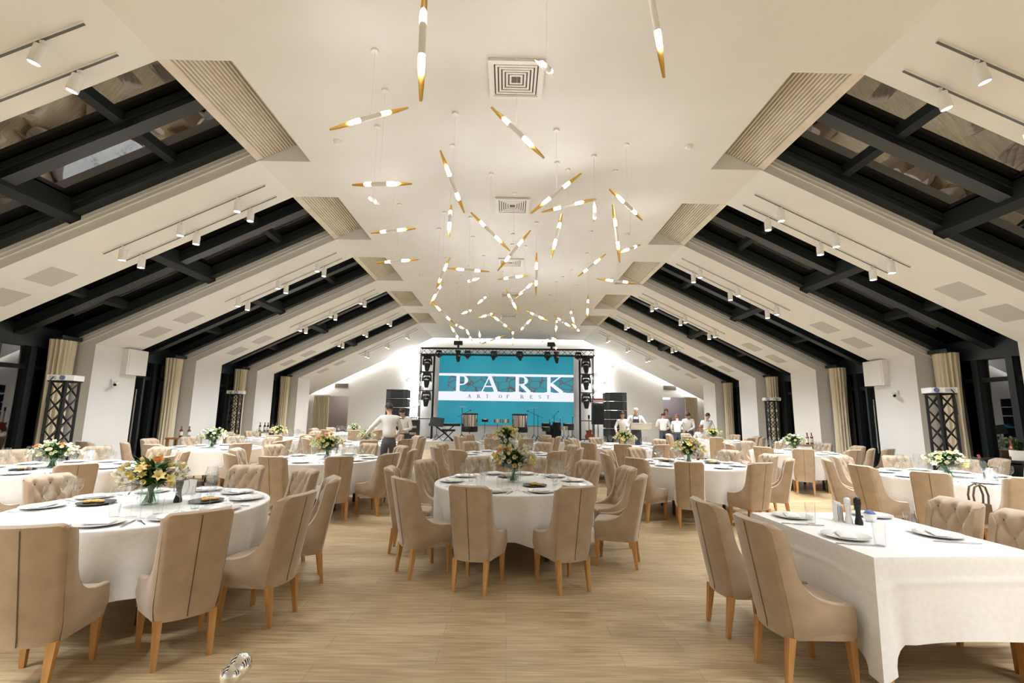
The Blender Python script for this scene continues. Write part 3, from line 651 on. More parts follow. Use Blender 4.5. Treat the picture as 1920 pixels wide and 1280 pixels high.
MB().box((-.022,-.03,.5),(.022,-.01,1.02)).build('neck', M['wood'], t); MB().box((-.04,-.03,1.02),(.04,-.012,1.18)).build('headstock', M['black'], t)
q = MB(); q.tube([(0,.05,.3),(-.2,.2,0)], .012); q.tube([(0,.05,.3),(.2,.2,0)], .012); q.tube([(0,.05,.3),(0,-.15,0)], .012); q.build('guitar_stand', M['black'], t)

# clusters of glowing folded-paper lamps on the wall beside the screen
rnd = random.Random(5)
def paper_lamp(i):
    q = MB(); n = 7; r = 1; pts = [(0,-.55,.0)]
    for k in range(n):
        a = 2*math.pi*k/n+i; rr = .8+.25*rnd.random(); pts.append((rr*math.cos(a), -.18*rnd.random(), rr*math.sin(a)))
    for k in range(n):
        a = 2*math.pi*(k+.5)/n+i; pts.append((.45*math.cos(a), .35, .45*math.sin(a)))
    fs = [(0,1+k,1+(k+1)%n) for k in range(n)] + [(1+k,1+n+k,1+(k+1)%n) for k in range(n)] + [(1+(k+1)%n,1+n+k,1+n+(k+1)%n) for k in range(n)] + [tuple(1+n+k for k in range(n))]
    q.add(pts, fs); return q.mesh('shade', M['deco' if i % 4 else 'deco_dim'])
shades = [paper_lamp(i) for i in range(4)]
rodm = MB().tube([(0,.3,0),(0,1.2,0)], .09, 6).mesh('wall_bracket', M['white_metal'])
for s in (-1, 1):
    spots = []
    for z in [1.55+.22*j for j in range(14)]:
        for rep in range(2):
            x = 4.72+.22*math.sin(z*1.7)+(rep-.5)*.62+rnd.uniform(-.20,.30)
            spots.append((x, z+rnd.uniform(-.08,.08)))
    spots.sort(key=lambda p: -p[1])
    for j, (x, z) in enumerate(spots):
        t = thing('wall_lamp', 'glowing white folded-paper wall lamp, %s down the cluster on the %s of the screen' % ((ORD+['fifteenth','sixteenth','seventeenth','eighteenth','nineteenth','twentieth','twenty-first','twenty-second','twenty-third','twenty-fourth','twenty-fifth','twenty-sixth','twenty-seventh','twenty-eighth'])[j], SIDE[s]), 'wall lamp', (s*x, 23.40-rnd.uniform(.19,.21), z), 0, 'paper wall lamps by the stage')
        t.scale = (rnd.uniform(.12,.17),)*3
        link('shade', shades[j % 4], t); link('wall_bracket', rodm, t)
# grilles and the exit sign over the doorways
for s, x0, x1, z in ((-1,-8.57,-7.92,2.80),(1,7.82,8.47,2.92)):
    t = thing('wall_grille', 'grey slatted air grille over the doorway on the %s of the stage' % SIDE[s], 'grille', (0,23.4,z))
    MB().box((x0,-.02,-.11),(x1,0,.11)).build('backing', M['panel'], t)
    for j in range(7): MB().box((x0,-.035,-.1+j*.03),(x1,-.02,-.085+j*.03)).build('slat', M['vent_dark'], t)
t = thing('exit_sign', 'small glowing green exit sign inside the doorway right of the stage', 'sign', (8.2,24.2,2.45))
MB().box((-.22,-.03,-.09),(.22,.03,.09)).build('lit_panel', M['exit'], t); MB().tube([(0,0,.09),(0,0,.55)], .012, 6).build('hanger', M['white_metal'], t)

# ================================================================ truss towers with projectors, wall boxes, cameras
for (x, y, zt, rz, lab, pw) in ((-8.16,8.72,2.02,R(2),'front left',.40),(8.10,8.72,2.02,R(-2),'front right',.40),(-8.55,14.9,2.02,R(8),'rear left',.46),(8.42,14.9,2.04,R(-8),'rear right',.46)):
    t = thing('truss_tower', 'black lattice truss tower standing by the window, %s one' % lab, 'truss tower', (x,y,0), rz, 'truss towers by the windows')
    lattice(MB(), (0,0,.03), (0,0,zt), .27, 7, .024, .011, xx=True).build('lattice', M['black'], t)
    MB().box((-.22,-.22,0),(.22,.22,.03)).build('base_plate', M['black'], t); MB().box((-.17,-.17,zt),(.17,.17,zt+.02)).build('top_plate', M['black'], t)
    s = -1 if x < 0 else 1
    t = thing('projector', 'white projector lying on top of the %s truss tower' % lab, 'projector', (x,y,zt+.022), -s*R(16), 'projectors on the towers')
    MB().box((-pw/2,-.17,.002),(pw/2,.16,.10)).build('housing', M['white_metal'], t, smooth=False)
    lx = -s*pw*.08 if 'left' in lab else -s*pw*.32
    MB().tube([(lx,-.195,.052),(lx,-.165,.052)], .04, 18).build('lens', M['blue'], t); MB().tube([(lx,-.205,.052),(lx,-.195,.052)], .022, 14).build('lens_glass', M['chrome'], t)
    MB().box((-pw*.42 if s<0 else pw*.02,-.176,.02),(-pw*.15 if s<0 else pw*.42,-.169,.085)).build('vent_grille', M['panel'], t, fix=True)
    MB().tube([(s*.1,-.176,.06),(s*.1,-.25,.0),(s*.1,-.27,-.4)], .010, 6).build('cable', M['black'], t)
for s in (-1, 1):
    t = thing('wall_speaker', 'white box speaker on the pier beside the open door, %s wall' % SIDE[s], 'speaker', (s*8.568,10.68,2.30))
    q = MB(); x0, x1 = sorted((-s*.001, -s*.13)); q.box((x0,-.29,0),(x1,.29,.57)); q.build('cabinet', M['white_metal'], t)
    x0, x1 = sorted((-s*.132, -s*.14)); MB().box((x0,-.25,.03),(x1,.25,.54)).build('grille', M['vent'], t)
    t = thing('security_camera', 'small white security camera under the wall speaker, %s wall' % SIDE[s], 'camera', (s*8.568,10.22,2.12))
    q = MB(); x0, x1 = sorted((-s*.001, -s*.04)); q.box((x0,-.05,-.05),(x1,.05,.05)); q.build('mount', M['white_metal'], t)
    MB().tube([(-s*.04,0,0),(-s*.12,-.02,-.03)], .012, 6).build('arm', M['white_metal'], t); MB().tube([(-s*.10,.04,-.03),(-s*.17,-.12,-.07)], .035, 12).build('camera_body', M['white_metal'], t); MB().tube([(-s*.17,-.12,-.07),(-s*.173,-.128,-.072)], .028, 12).build('lens', M['black'], t)
# ================================================================ chairs
def chair_meshes():
    q = MB()                                         # seat block with softly rounded front and top
    def seat(u, v):
        a = 2*math.pi*u; k = 5.0; ca, sa = math.cos(a), math.sin(a)
        x = .218*math.copysign(abs(ca)**(2/k), ca); y = .036+.184*math.copysign(abs(sa)**(2/k), sa)
        if v < .5: z, f = .265+.15*(v/.5), 1
        else:
            t = (v-.5)/.5; z = .415+.045*math.sin(t*math.pi/2); f = max(0, 1-t**4*.9 if t < .8 else (1-t)/.2*.63)
            f = [1, 1, .985, .95, .80, 0][min(5, int(round(t*5)))]
        return (x*f*(.80+.2*(y+.148)/.368), .012+.036+(y-.036)*f, z)
    q.grid(seat, 40, 10, True); q.add([(.15,-.13,.267),(-.15,-.13,.267),(-.17,.20,.267),(.17,.20,.267)], [(0,1,2,3)])
    seat_m = q.mesh('seat', M['velvet'], 50)
    q = MB()
    def lean(z): return -.215-.12*max(0, z-.30)/.62       # rear face line of the back
    def half(z, y=-.3): return .176+.016*max(0,(z-.3)/.62)-.012*max(0,(.36-z)/.1)+.034*min(1,max(0,(y+.20)/.40))
    zt = .918
    def rear(u, v):
        z = .262+(zt-.262)*v; x = (2*u-1); r = 1-abs(x)
        cur = .035*x*x                                    # back wraps forward at its sides
        edge = .018*max(0, 1-r/.10)**2
        zz = z - .03*max(0, (abs(x)-.80)/.2)**2*(v**6)
        return (x*half(z), lean(z)+cur+edge, zz)
    def front(u, v):
        z = .40+(zt-.40)*v; x = (2*u-1); r = 1-abs(x)
        a, b_ = x*1.5+(z-.62)/.115*.5, x*1.5-(z-.62)/.115*.5
        tuft = .036*math.sqrt(abs(math.sin(math.pi*a)*math.sin(math.pi*b_)))
        th = .108*(1-.10*v) + (tuft-.016)*min(1, r/.14)*min(1,(1-v)/.06)
        th -= .020*max(0, 1-r/.08)**2 + .035*max(0, 1-(1-v)/.05)**2
        zz = z - .03*max(0, (abs(x)-.80)/.2)**2*(v**6)
        edge = .035*x*x+.018*max(0, 1-r/.10)**2
        return (x*half(z), lean(z)+edge+max(th, .014), zz)
    NU, NV = 30, 30
    q.grid(rear, NU, NV); q.grid(front, NU, NV)
    # top and side closing strips
    for vv in (1,):
        pr_, pf = [rear(i/NU, vv) for i in range(NU+1)], [front(i/NU, vv) for i in range(NU+1)]
        mid = [((a[0]+b_[0])/2,(a[1]+b_[1])/2,max(a[2],b_[2])+.012) for a, b_ in zip(pr_, pf)]
        vs_ = pr_+mid+pf; n = NU+1; q.add(vs_, [(r_*n+i, r_*n+i+1, (r_+1)*n+i+1, (r_+1)*n+i) for r_ in (0,1) for i in range(NU)])
    for uu in (0, 1):
        pts_ = [(.40+(zt-.40)*j/NV) for j in range(NV+1)]
        pr_ = [rear(uu, (z-.262)/(zt-.262)) for z in pts_]; pf = [front(uu, (z-.40)/(zt-.40)) for z in pts_]
        q.add(pr_+pf, [(j, j+1, NV+1+j+1, NV+1+j) for j in range(NV)])
    # swooping side wings
    for s in (-1, 1):
        prof = [(.205,.44),(.205,.456),(.13,.459),(.06,.468),(-.01,.490),(-.065,.528),(-.105,.58),(-.132,.645),(-.150,.72),(-.166,.79),(-.180,.85),(-.192,.884)]
        # outer skin from the rear edge to the swoop line, as a ruled surface, plus the rolled inner edge
        no, nz_ = 26, 8
        line = [(prof[0][0]*0+0,0)]
        def P_(t):
            t *= len(prof)-1; i = min(int(t), len(prof)-2); f_ = t-i
            return prof[i][0]*(1-f_)+prof[i+1][0]*f_, prof[i][1]*(1-f_)+prof[i+1][1]*f_
        def bottom(t):                                    # from the front foot of the side to the rear top corner
            L0, L1 = .37, .64; d = t*(L0+L1)
            if d < L0: return .205-d, .262
            z = .262+(d-L0); return lean(z)+.050, z
        def outer(u, v):
            yt, z_t = P_(u); yb, zb = bottom(u); y = yb+(yt-yb)*v; z = zb+(z_t-zb)*v
            bul = .010*math.sin(math.pi*min(1, v))
            return (s*(half(z,y)+.001+bul), y, z)
        def inner(u, v):
            yt, z_t = P_(u); yb, zb = bottom(u); y = yb+(yt-yb)*v; z = zb+(z_t-zb)*v
            return (s*(half(z,y)-.005-.036*max(0,1-u**16)), y, z)
        q.grid(outer, no, nz_); q.grid(inner, no, 2)
        lip = MB()
        def lipf(u, v):
            yt, z_t = P_(u); a = math.pi*v; c_ = half(z_t,yt)-.019
            fz = max(0, 1-u**16); lw = .004+.018*fz; return (s*(half(z_t,yt)+.002-lw+lw*math.cos(a)), yt, z_t+.012*math.sin(a)*fz)
        q.grid(lipf, no, 5)
        fr = [(s*(half(.3,.22)+.004),.205,.262),(s*(half(.3,.22)-.04),.205,.262),(s*(half(.45,.22)-.04),.205,.44),(s*(half(.45,.22)+.004),.205,.44)]
        q.add(fr, [(0,1,2,3)])
    back_m = q.mesh('backrest', M['velvet'], 60)
    q = MB()
    for j in range(14):
        z0, z1 = .275+.63*j/14, .275+.63*(j+1)/14
        y0, y1 = lean(z0)-.003, lean(z1)-.003
        q.add([(-.0024,y0,z0),(.0024,y0,z0),(.0024,y1,z1),(-.0024,y1,z1)], [(0,1,2,3)])
        q.add([(-.002,y0,z0),(-.002,y0+.01,z0),(-.002,y1+.01,z1),(-.002,y1,z1)], [(0,1,2,3)])
    seam_m = q.mesh('back_seam', M['seam'])
    q = MB()
    for z in (.505,.62,.735,.85):
        for x in ((-2/3,0,2/3) if abs(z-.62) < .01 or abs(z-.85) < .01 else (-1/3,1/3)):
            v = (z-.40)/(zt-.40); p_ = front((x+1)/2, v); q.ball((p_[0], p_[1]+.001, p_[2]), .010, 8, 5, (1,.5,1))
    btn_m = q.mesh('tufting_buttons', M['seam'], True)
    def leg(dx, dy):
        q = MB(); q.add([(-.013+dx,-.013+dy,0),(.013+dx,-.013+dy,0),(.013+dx,.013+dy,0),(-.013+dx,.013+dy,0),(-.023,-.023,.275),(.023,-.023,.275),(.023,.023,.275),(-.023,.023,.275)], [(0,3,2,1),(4,5,6,7),(0,1,5,4),(1,2,6,5),(2,3,7,6),(3,0,4,7)])
        return q.mesh('leg', M['oak'])
    return seat_m, back_m, seam_m, btn_m, leg(0,.012), leg(0,-.035)
seat_m, back_m, seam_m, btn_m, legf, legr = chair_meshes()
proto_chair = None
def chair(x, y, rz, label, group):
    global proto_chair
    if proto_chair is None:
        t = thing('dining_chair', label, 'chair', (x,y,0), rz, group)
        link('seat', seat_m, t); bk = link('backrest', back_m, t); link('back_seam', seam_m, bk); bt = link('tufting_button', btn_m, bk)
        for s in (-1, 1):
            link('leg', legf, t, (s*.176,.19,0)); link('leg', legr, t, (s*.147,-.172,0))
        proto_chair = t; return t
    return dup(proto_chair, (x,y,0), rz, label, group)

# ================================================================ tables
TN = {'A':'front centre-aisle table','I':'second centre-aisle table','N':'centre-aisle table by the drums','B':'table behind the chrome post','F':'second table left of the aisle',
 'M':'table where two waiters work','C':'table by front left truss tower','G':'second table along the left wall','H':'third table along the left wall','Q':'far left table by the doorway',
 'D':'table behind the square table','E':'table by front right truss tower','J':'second table along the right wall','K':'table before the crate-carrying waiter','L':'far right table before three waiters','R':'square table'}
TABS = {'A':(.08,5.72),'B':(-3.05,4.15),'C':(-6.1,6.55),'D':(3.1,8.1),'E':(6.3,6.8),'F':(-3.1,8.2),'G':(-6.19,10.14),'H':(-6.5,13.6),'I':(0,9.5),'J':(6.65,11.0),'K':(2.95,11.85),'L':(6.8,15.6),'M':(-3.58,12.1),'N':(0,13.5),'Q':(-5.6,17.4)}
CH = {'A':[-17,22,-50,-88,68,101,133,168,-160,-124],'B':[16,48,77,114,146,178,-146,-112,-77],'C':[16,50,88,138,170,-154,-118,-82,-30],'D':[-53,-22,21,63,95,130,166,-158,-122,-88],
 'E':[-80,-50,-16,20,56,92,128,164,-158,-122],'F':[-8,28,60,96,131,167,-157,-121,-85,-46],'G':[-8,50,86,122,158,-166,-130,-94,-52],'I':[-38,0,38,74,110,146,180,-146,-110,-74],
 'J':[-55,-24,14,50,86,122,158,-166,-130,-94],'K':[-49,-16,20,56,92,128,164,-160,-124,-88]}
RT, ZT = .93, .76
HOURS = ['twelve','one','two','three','four','five','six','seven','eight','nine','ten','eleven']
def clock(a, used):
    h2 = round(((6-a/30) % 12)*2) % 24
    for d in (0, 1, -1, 2, -2):
        k_ = (h2+d) % 24
        if k_ not in used: used.add(k_); break
    return (HOURS[k_//2]+" o'clock") if k_ % 2 == 0 else 'half past '+HOURS[k_//2]
def cloth_round(seed):
    rr = random.Random(seed); ph = [rr.uniform(0,6.28) for _ in range(4)]; nf = rr.choice((9,10,11))
    def fn(u, v):
        a = 2*math.pi*u
        if v < .3201:
            r = (RT-.012)*v/.32; return (r*math.cos(a), r*math.sin(a), ZT)
        if v < .4401:
            t = (v-.32)/.12; r = RT-.012+.012*math.sin(t*math.pi/2); z = ZT-.012*(1-math.cos(t*math.pi/2)); return (r*math.cos(a), r*math.sin(a), z)
        t = (v-.44)/.56
        wv_ = .55*math.cos(nf*a+ph[0])+.30*math.cos((nf+5)*a+ph[1])+.2*math.cos((nf-4)*a+ph[2])
        r = RT-.030*t+.070*(wv_-.42)*t**.9; z = ZT-.012-t*(.475+.035*math.cos(4*a+ph[3]))
        return (r*math.cos(a), r*math.sin(a), z)
    return MB().grid(fn, 132, 25, True).mesh('tablecloth', M['cloth'], 'all')
cloths = [cloth_round(i) for i in range(4)]
ttop = MB().lathe([(0,.715),(.905,.715),(.91,.722),(.91,.75),(.905,.755),(0,.755)], 40).mesh('tabletop', M['wood'], True)
tleg = MB().tube([(0,0,0),(0,0,.715)], .025, 8).mesh('leg', M['mh'])

# tableware
def glass_mesh(prof, k=1.0): return MB().lathe([(r*k, z*k) for r, z in prof], 18, closed=True)
big = glass_mesh([(.036,.002),(.034,.004),(.006,.008),(.004,.02),(.004,.095),(.010,.105),(.034,.125),(.047,.155),(.048,.175),(.041,.215),(.036,.235)], 1.12).mesh('wine_glass', M['glass'], True)
med = glass_mesh([(.032,.002),(.030,.004),(.006,.008),(.004,.02),(.004,.085),(.009,.094),(.026,.112),(.035,.14),(.034,.17),(.029,.20)]).mesh('wine_glass', M['glass'], True)
tum = glass_mesh([(0,.002),(.028,.002),(.030,.006),(.036,.11)]).mesh('water_tumbler', M['glass'], True)
tall = glass_mesh([(0,.002),(.029,.002),(.031,.006),(.037,.15)]).mesh('water_tumbler', M['glass'], True)
plate = MB().lathe([(0,.004),(.09,.004),(.10,.006),(.145,.016),(.146,.019),(.10,.011),(.09,.008),(0,.008)], 36, closed=True).mesh('dinner_plate', M['china'], True)
splate = MB().lathe([(0,.004),(.10,.004),(.135,.014),(.136,.017),(.10,.009),(0,.009)], 30, closed=True).mesh('plate', M['darkplate'], True)
def nap_mesh():
    q = MB()
    def fn(u, v):
        x = (u-.5)*.165; y = (v-.5)*.095; return (x, y, .004+.018*(1-abs(2*u-1)**3)*(1-abs(2*v-1)**4)+.004*math.sin(u*9))
    q.grid(fn, 14, 8); q.grid(lambda u, v: (fn(1-u, v)[0], fn(1-u, v)[1], .0), 1, 1)
    q.box((-.082,-.046,.0),(.082,.046,.006)); return q.mesh('napkin', M['napkin'], 50)
nap = nap_mesh()
fork = MB().box((-.004,-.10,0),(.004,.03,.003)).box((-.011,.03,0),(.011,.05,.003)).box((-.011,.05,0),(-.007,.095,.003)).box((-.002,.05,0),(.002,.095,.003)).box((.007,.05,0),(.011,.095,.003)).mesh('fork', M['steel'])
knife = MB().box((-.006,-.11,0),(.006,.0,.005)).prism([(-.008,0),(.008,0),(.008,.07),(.002,.105),(-.008,.10)], 0, .003, 'z').mesh('knife', M['steel'])
FOOD = ((142,944,'dark plate of yellow food on the wall side of the %s' % TN['B']),(438,938,'dark plate of yellow food on the aisle side of the %s' % TN['B']),(1003,911,'dark plate of golden food at the front of the %s' % TN['A']),(941,884,'dark plate of golden food behind the bouquet on the %s' % TN['A']),(1226,862.5,'dark plate of food left of the bouquet on the %s' % TN['D']),(1341,868.5,'dark plate of food right of the bouquet on the %s' % TN['D']),(42,881,'dark plate of yellow food on the %s' % TN['C']))
FOODP = []
for (px_, py_, lab) in FOOD:                                # pull a food plate in from the place settings
    p_ = at_z(px_, py_, ZT+.0015); k_ = min(TABS, key=lambda q: math.hypot(TABS[q][0]-p_.x, TABS[q][1]-p_.y)); cx_, cy_ = TABS[k_]
    d_ = math.hypot(p_.x-cx_, p_.y-cy_); f_ = min(1, .43/d_); FOODP.append(Vector((cx_+(p_.x-cx_)*f_, cy_+(p_.y-cy_)*f_, ZT+.0015)))
OBST = [(p_.x, p_.y, .185) for p_ in FOODP] + [(*at_z(a_, b_, ZT)[:2], .12) for a_, b_ in ((333,941),(352,926),(1309,862),(1286,863),(166,862),(625,853),(637,853.5),(411,832))]
OBST += [(6.8+a_, 15.6+b_, .17) for a_, b_ in ((-.45,-.15),(-.2,.1),(.1,-.28),(.45,.1))] + [(6.52,6.42,.14)]
def clear(p_): return all(math.hypot(p_[0]-a_, p_[1]-b_) > r_ for a_, b_, r_ in OBST)
def put_glass(me, lab, cat, p_, group):
    if clear(p_): put('wine_glass' if cat != 'tumbler' else 'water_tumbler', me, lab, cat, p_, 0, group)
def put(name, me, label, cat, loc, rz, group): return tag(link(name, me, None, loc, rz), label, cat, group)
def setting(cx, cy, a, ck, T, near, ri):
    """plate, napkin, cutlery and glasses of one place; a = angle from the camera-facing side, ck its clock word"""
    ca, sa = math.sin(R(a)), -math.cos(R(a))               # outward direction
    tx, ty = -sa, ca                                        # to the diner's right (diner faces the centre)
    tx, ty = (sa*-1, ca); rz = math.atan2(-ca, sa) + math.pi
    rz = math.atan2(-sa, -ca) - math.pi/2                   # local +y points to the centre
    rx, ry = math.cos(rz), math.sin(rz)                     # diner's right
    def at(r, t, z=0): return (cx+ca*r+rx*t, cy+sa*r+ry*t, ZT+.0015+z)
    pl = TN[T]
    put('dinner_plate', plate, 'white dinner plate at %s of the %s' % (ck, pl), 'plate', at(.735,0), 0, 'dinner plates on the tables')
    put('napkin', nap, 'napkin on the plate at %s of the %s' % (ck, pl), 'napkin', at(.735,0,.0138), rz+ri.uniform(-.5,.5), 'folded napkins on the plates')
    if near:
        put('fork', fork, 'steel fork at %s of the %s' % (ck, pl), 'fork', at(.745,-.175), rz, 'steel forks')
        put('knife', knife, 'steel knife at %s of the %s' % (ck, pl), 'knife', at(.745,.175), rz, 'steel knives')
    j = lambda: ri.uniform(-.012,.012)
    put_glass(big, 'large red-wine glass at %s of the %s' % (ck, pl), 'wine glass', at(.53+j(),.10+j()), 'wine glasses')
    put_glass(med, 'slim white-wine glass at %s of the %s' % (ck, pl), 'wine glass', at(.60+j(),.20+j()), 'wine glasses')
    if near: put_glass(tum, 'straight water tumbler at %s of the %s' % (ck, pl), 'tumbler', at(.50+j(),-.02+j()), 'water tumblers')
# bouquets
def leaf_blades(q, rnd, n, R0, zlo, zhi):
    for _ in range(n):
        a = rnd.uniform(0,6.283); el = rnd.uniform(.15,1.25); L_ = rnd.uniform(.10,.21); w_ = rnd.uniform(.012,.024)
        b0 = Vector((rnd.uniform(0,.07)*math.cos(a), rnd.uniform(0,.07)*math.sin(a), rnd.uniform(zlo, zhi)))
        d = Vector((math.cos(a)*math.cos(el), math.sin(a)*math.cos(el), math.sin(el))); sd = Vector((-math.sin(a), math.cos(a), 0)); up = sd.cross(d)*-1
        pts = []
        for t, ww, dr in ((0,.25,0),(.33,.95,.012),(.7,.8,.0),(1,.05,-.035)):
            c_ = b0+d*(L_*t)+up*dr; pts += [c_-sd*(w_*ww), c_-up*.004*ww, c_+sd*(w_*ww)]
        q.add(pts, [(3*i+k_, 3*i+k_+1, 3*i+k_+4, 3*i+k_+3) for i in range(3) for k_ in range(2)])
def tulip_mesh(mm):
    q = MB()
    for k_ in range(5):
        a0 = 2*math.pi*k_/5
        def fn(u, v):
            a = a0+(u-.5)*1.7*(1-.55*v*v); r = .006+.026*math.sin(min(1,v*1.25)*math.pi*.62)-.006*v; return (r*math.cos(a), r*math.sin(a), .062*v)
        q.grid(fn, 4, 5)
    return q.mesh('blossom', mm, 'all')
def lily_mesh(mm):
    q = MB()
    for k_ in range(6):
        a0 = 2*math.pi*k_/6
        def fn(u, v):
            wv_ = .017*math.sin(math.pi*min(1,.12+v*.88))*(2*u-1); r = .006+.052*v; z = .030*math.sin(v*2.2)
            return (r*math.cos(a0)-wv_*math.sin(a0), r*math.sin(a0)+wv_*math.cos(a0), z+.004*abs(2*u-1))
        q.grid(fn, 2, 5)
    q.ball((0,0,.012), .008, 6, 4); return q.mesh('blossom', mm, 'all')
def rose_mesh(mm):
    q = MB()
    for ring, (r0, h, n) in enumerate(((.012,.040,3),(.022,.040,4),(.034,.034,5))):
        for k_ in range(n):
            a0 = 2*math.pi*k_/n+ring*.6
            def fn(u, v):
                a = a0+(u-.5)*6.6/n; r = r0*(.35+.65*math.sin(v*1.9))+.008*v*v*ring*.6; return (r*math.cos(a), r*math.sin(a), h*v*(1-.12*abs(2*u-1)))
            q.grid(fn, 4, 4)
    q.ball((0,0,.014), .016, 8, 5); return q.mesh('blossom', mm, 'all')
BL = {'tc':tulip_mesh(M['cream']),'ty':tulip_mesh(M['yellow']),'tg':tulip_mesh(M['bud']),'lc':lily_mesh(M['cream']),'ly':lily_mesh(M['yellow']),'rp':rose_mesh(M['peach']),'rc':rose_mesh(M['cream'])}
vase_m = MB().lathe([(0,.002),(.058,.002),(.062,.008),(.066,.16)], 24, closed=True).mesh('vase', M['vase'], True)
stems_m = MB()
rs_ = random.Random(3)
for _ in range(44):
    a = rs_.uniform(0,6.28); r = rs_.uniform(0,.05); a2 = a+rs_.uniform(1.5,3.5); r2 = rs_.uniform(.0,.05)
    stems_m.tube([(r*math.cos(a),r*math.sin(a),.016),(r2*math.cos(a2),r2*math.sin(a2),.2)], .0035, 5)
stems_m = stems_m.mesh('stems', M['stem'])
foliages = []
for sd in range(3):
    q = MB(); leaf_blades(q, random.Random(sd+11), 220, .2, .13, .27); foliages.append(q.mesh('foliage', M['leaf'], 'all', False))
def bouquet(x, y, T, seed, kinds, label, sc_=1.0, n=38, flat=1.0):
    t = thing('flower_arrangement', label, 'flowers', (x, y, ZT+.0015), 0, 'table flower arrangements'); t.scale = (sc_*1.08, sc_*1.08, sc_*flat); rnd = random.Random(seed)
    link('vase', vase_m, t); link('stems', stems_m, t); link('foliage', foliages[seed % 3], t).rotation_euler[2] = rnd.uniform(0,6)
    for i in range(n):
        a = i*2.39996+rnd.uniform(-.3,.3); rho = math.sqrt((i+.5)/n); el = (1-rho)*1.45+.12
        rr = .205+rnd.uniform(-.03,.035); p_ = Vector((rr*1.05*math.cos(el)*math.cos(a), rr*1.05*math.cos(el)*math.sin(a), .17+rr*.95*math.sin(el)))
        d = Vector((p_.x, p_.y, p_.z-.12)).normalized(); kd = kinds[i % len(kinds)]; kd = 'tc' if kd == 'rp' and i > 12 else kd; o = link('blossom', BL[kd], t, p_)
        o.rotation_mode = 'QUATERNION'; o.rotation_quaternion = Vector((0,0,1)).rotation_difference(d); k_ = rnd.uniform(.66,.95); o.scale = (k_,)*3
    return t
KD = {'A':['tc','ty','rc','tg','rp','tc','lc','ty'],'B':['ty','tc','rp','lc','ty','rp','tc','ly'],'C':['lc','tc','rc','tg','tc','rp','lc'],'D':['ty','tg','rp','ly','tc','ty'],'E':['tc','ly','rp','tg','lc','tc'],
 'F':['ty','tc','rp','tg','ty'],'G':['tc','tg','lc','tc'],'H':['ty','tc','ly'],'I':['ty','tc','tg','ty','rc'],'J':['tc','tg','lc','tc'],'K':['ty','ly','tc','tg'],'L':['ty','rp','tg','ly'],'M':['tg','ty','tg'],'N':['ty','tc'],'Q':['tc','tg']}
WORD = {'A':'with an orange rose and cream tulips','B':'of yellow, cream and orange blooms','C':'wide and mostly white','D':'green and yellow with an orange rose','E':'wide and white with one orange bloom','F':'dense with yellow tulips','G':'pale green and white','H':'small and yellow','I':'tall with yellow-green tulips','J':'white and light green','K':'yellow lilies','L':'orange and yellow','M':'mostly green leaves','N':'cream tulips','Q':'small and white'}
NEAR = 'ABCDEF'; placed = []
for ti, T in enumerate('ABCDEFGHIJKLMNQ'):
    cx, cy = TABS[T]; nm = TN[T]; rr = random.Random(100+ti)
    t = thing('round_table', 'round table hidden under its white cloth, the ' + nm, 'table', (cx,cy,0), 0, 'round dining tables')
    link('tabletop', ttop, t)
    for k_ in range(4): link('leg', tleg, t, (.55*math.cos(k_*1.571+.7), .55*math.sin(k_*1.571+.7), 0))
    o = link('tablecloth', cloths[ti % 4], None, (cx,cy,0), rr.uniform(0,6.28)); tag(o, 'white floor-length round cloth draped over the ' + nm, 'tablecloth', 'white round tablecloths')
    angs = CH.get(T) or [(-18+36*k_+rr.uniform(-4,4)+180) % 360-180 for k_ in range(10)]
    used = set()
    for a in sorted(angs):
        ck = clock(a, used); rad = 1.185+rr.uniform(-.008,.025) + (.14 if T == 'C' and abs(a) > 150 else 0)
        x, y = cx+rad*math.sin(R(a)), cy-rad*math.cos(R(a)); tw = rr.uniform(-4,4)
        if math.hypot(x+.667, y-1.2) > .5 and abs(x) < 8.35 and all(math.hypot(x-a_, y-b_) > .5 for a_, b_ in placed):
            placed.append((x, y))
            face = 'seamed back' if abs(a) < 62 else ('tufted front' if abs(a) > 118 else 'side-on')
            chair(x, y, R(a+tw), 'beige chair, %s, at %s of the %s' % (face, ck, nm), 'beige dining chairs')
        setting(cx, cy, a, ck, T, T in NEAR, rr)
    bouquet(cx+rr.uniform(-.04,.04), cy+rr.uniform(-.04,.04), T, ti, KD[T], 'bouquet %s on the %s' % (WORD[T], nm), {'I':1.05,'M':.8,'H':.9,'Q':.85,'B':.98}.get(T, 1), 50, {'I':1.32,'C':.86,'E':.9,'A':1.05}.get(T, 1.0))
# chairs standing apart from the tables
for x, y, rz, lab in ((-8.0,9.45,-20,'beige velvet chair by the open left-hand glass door'),(8.05,10.35,30,'beige velvet chair turned by the open right-hand glass door'),(8.0,8.0,70,'beige velvet chair beside the front right truss tower, against the pier')):
    chair(x, y, R(rz), lab, 'beige dining chairs')

# ---- the square table at the right
RC, RRZ = Vector((2.665,3.535,0)), R(3.5)
RX, RY = Vector((math.cos(RRZ),math.sin(RRZ),0)), Vector((-math.sin(RRZ),math.cos(RRZ),0))
HX, HY = .555, .625
def rp_(u, v, z=0): p_ = RC+RX*u+RY*v; return Vector((p_.x, p_.y, z))
t = thing('square_table', 'square four-seat wooden table under a creased white cloth', 'table', (RC.x,RC.y,0), RRZ)
MB().box((-HX+.01,-HY+.01,.715),(HX-.01,HY-.01,.754)).build('tabletop', M['oak'], t)
lg = MB().add([(-.02,-.02,0),(.02,-.02,0),(.02,.02,0),(-.02,.02,0),(-.033,-.033,.715),(.033,-.033,.715),(.033,.033,.715),(-.033,.033,.715)], [(0,3,2,1),(4,5,6,7),(0,1,5,4),(1,2,6,5),(2,3,7,6),(3,0,4,7)]).mesh('leg', M['oak'])
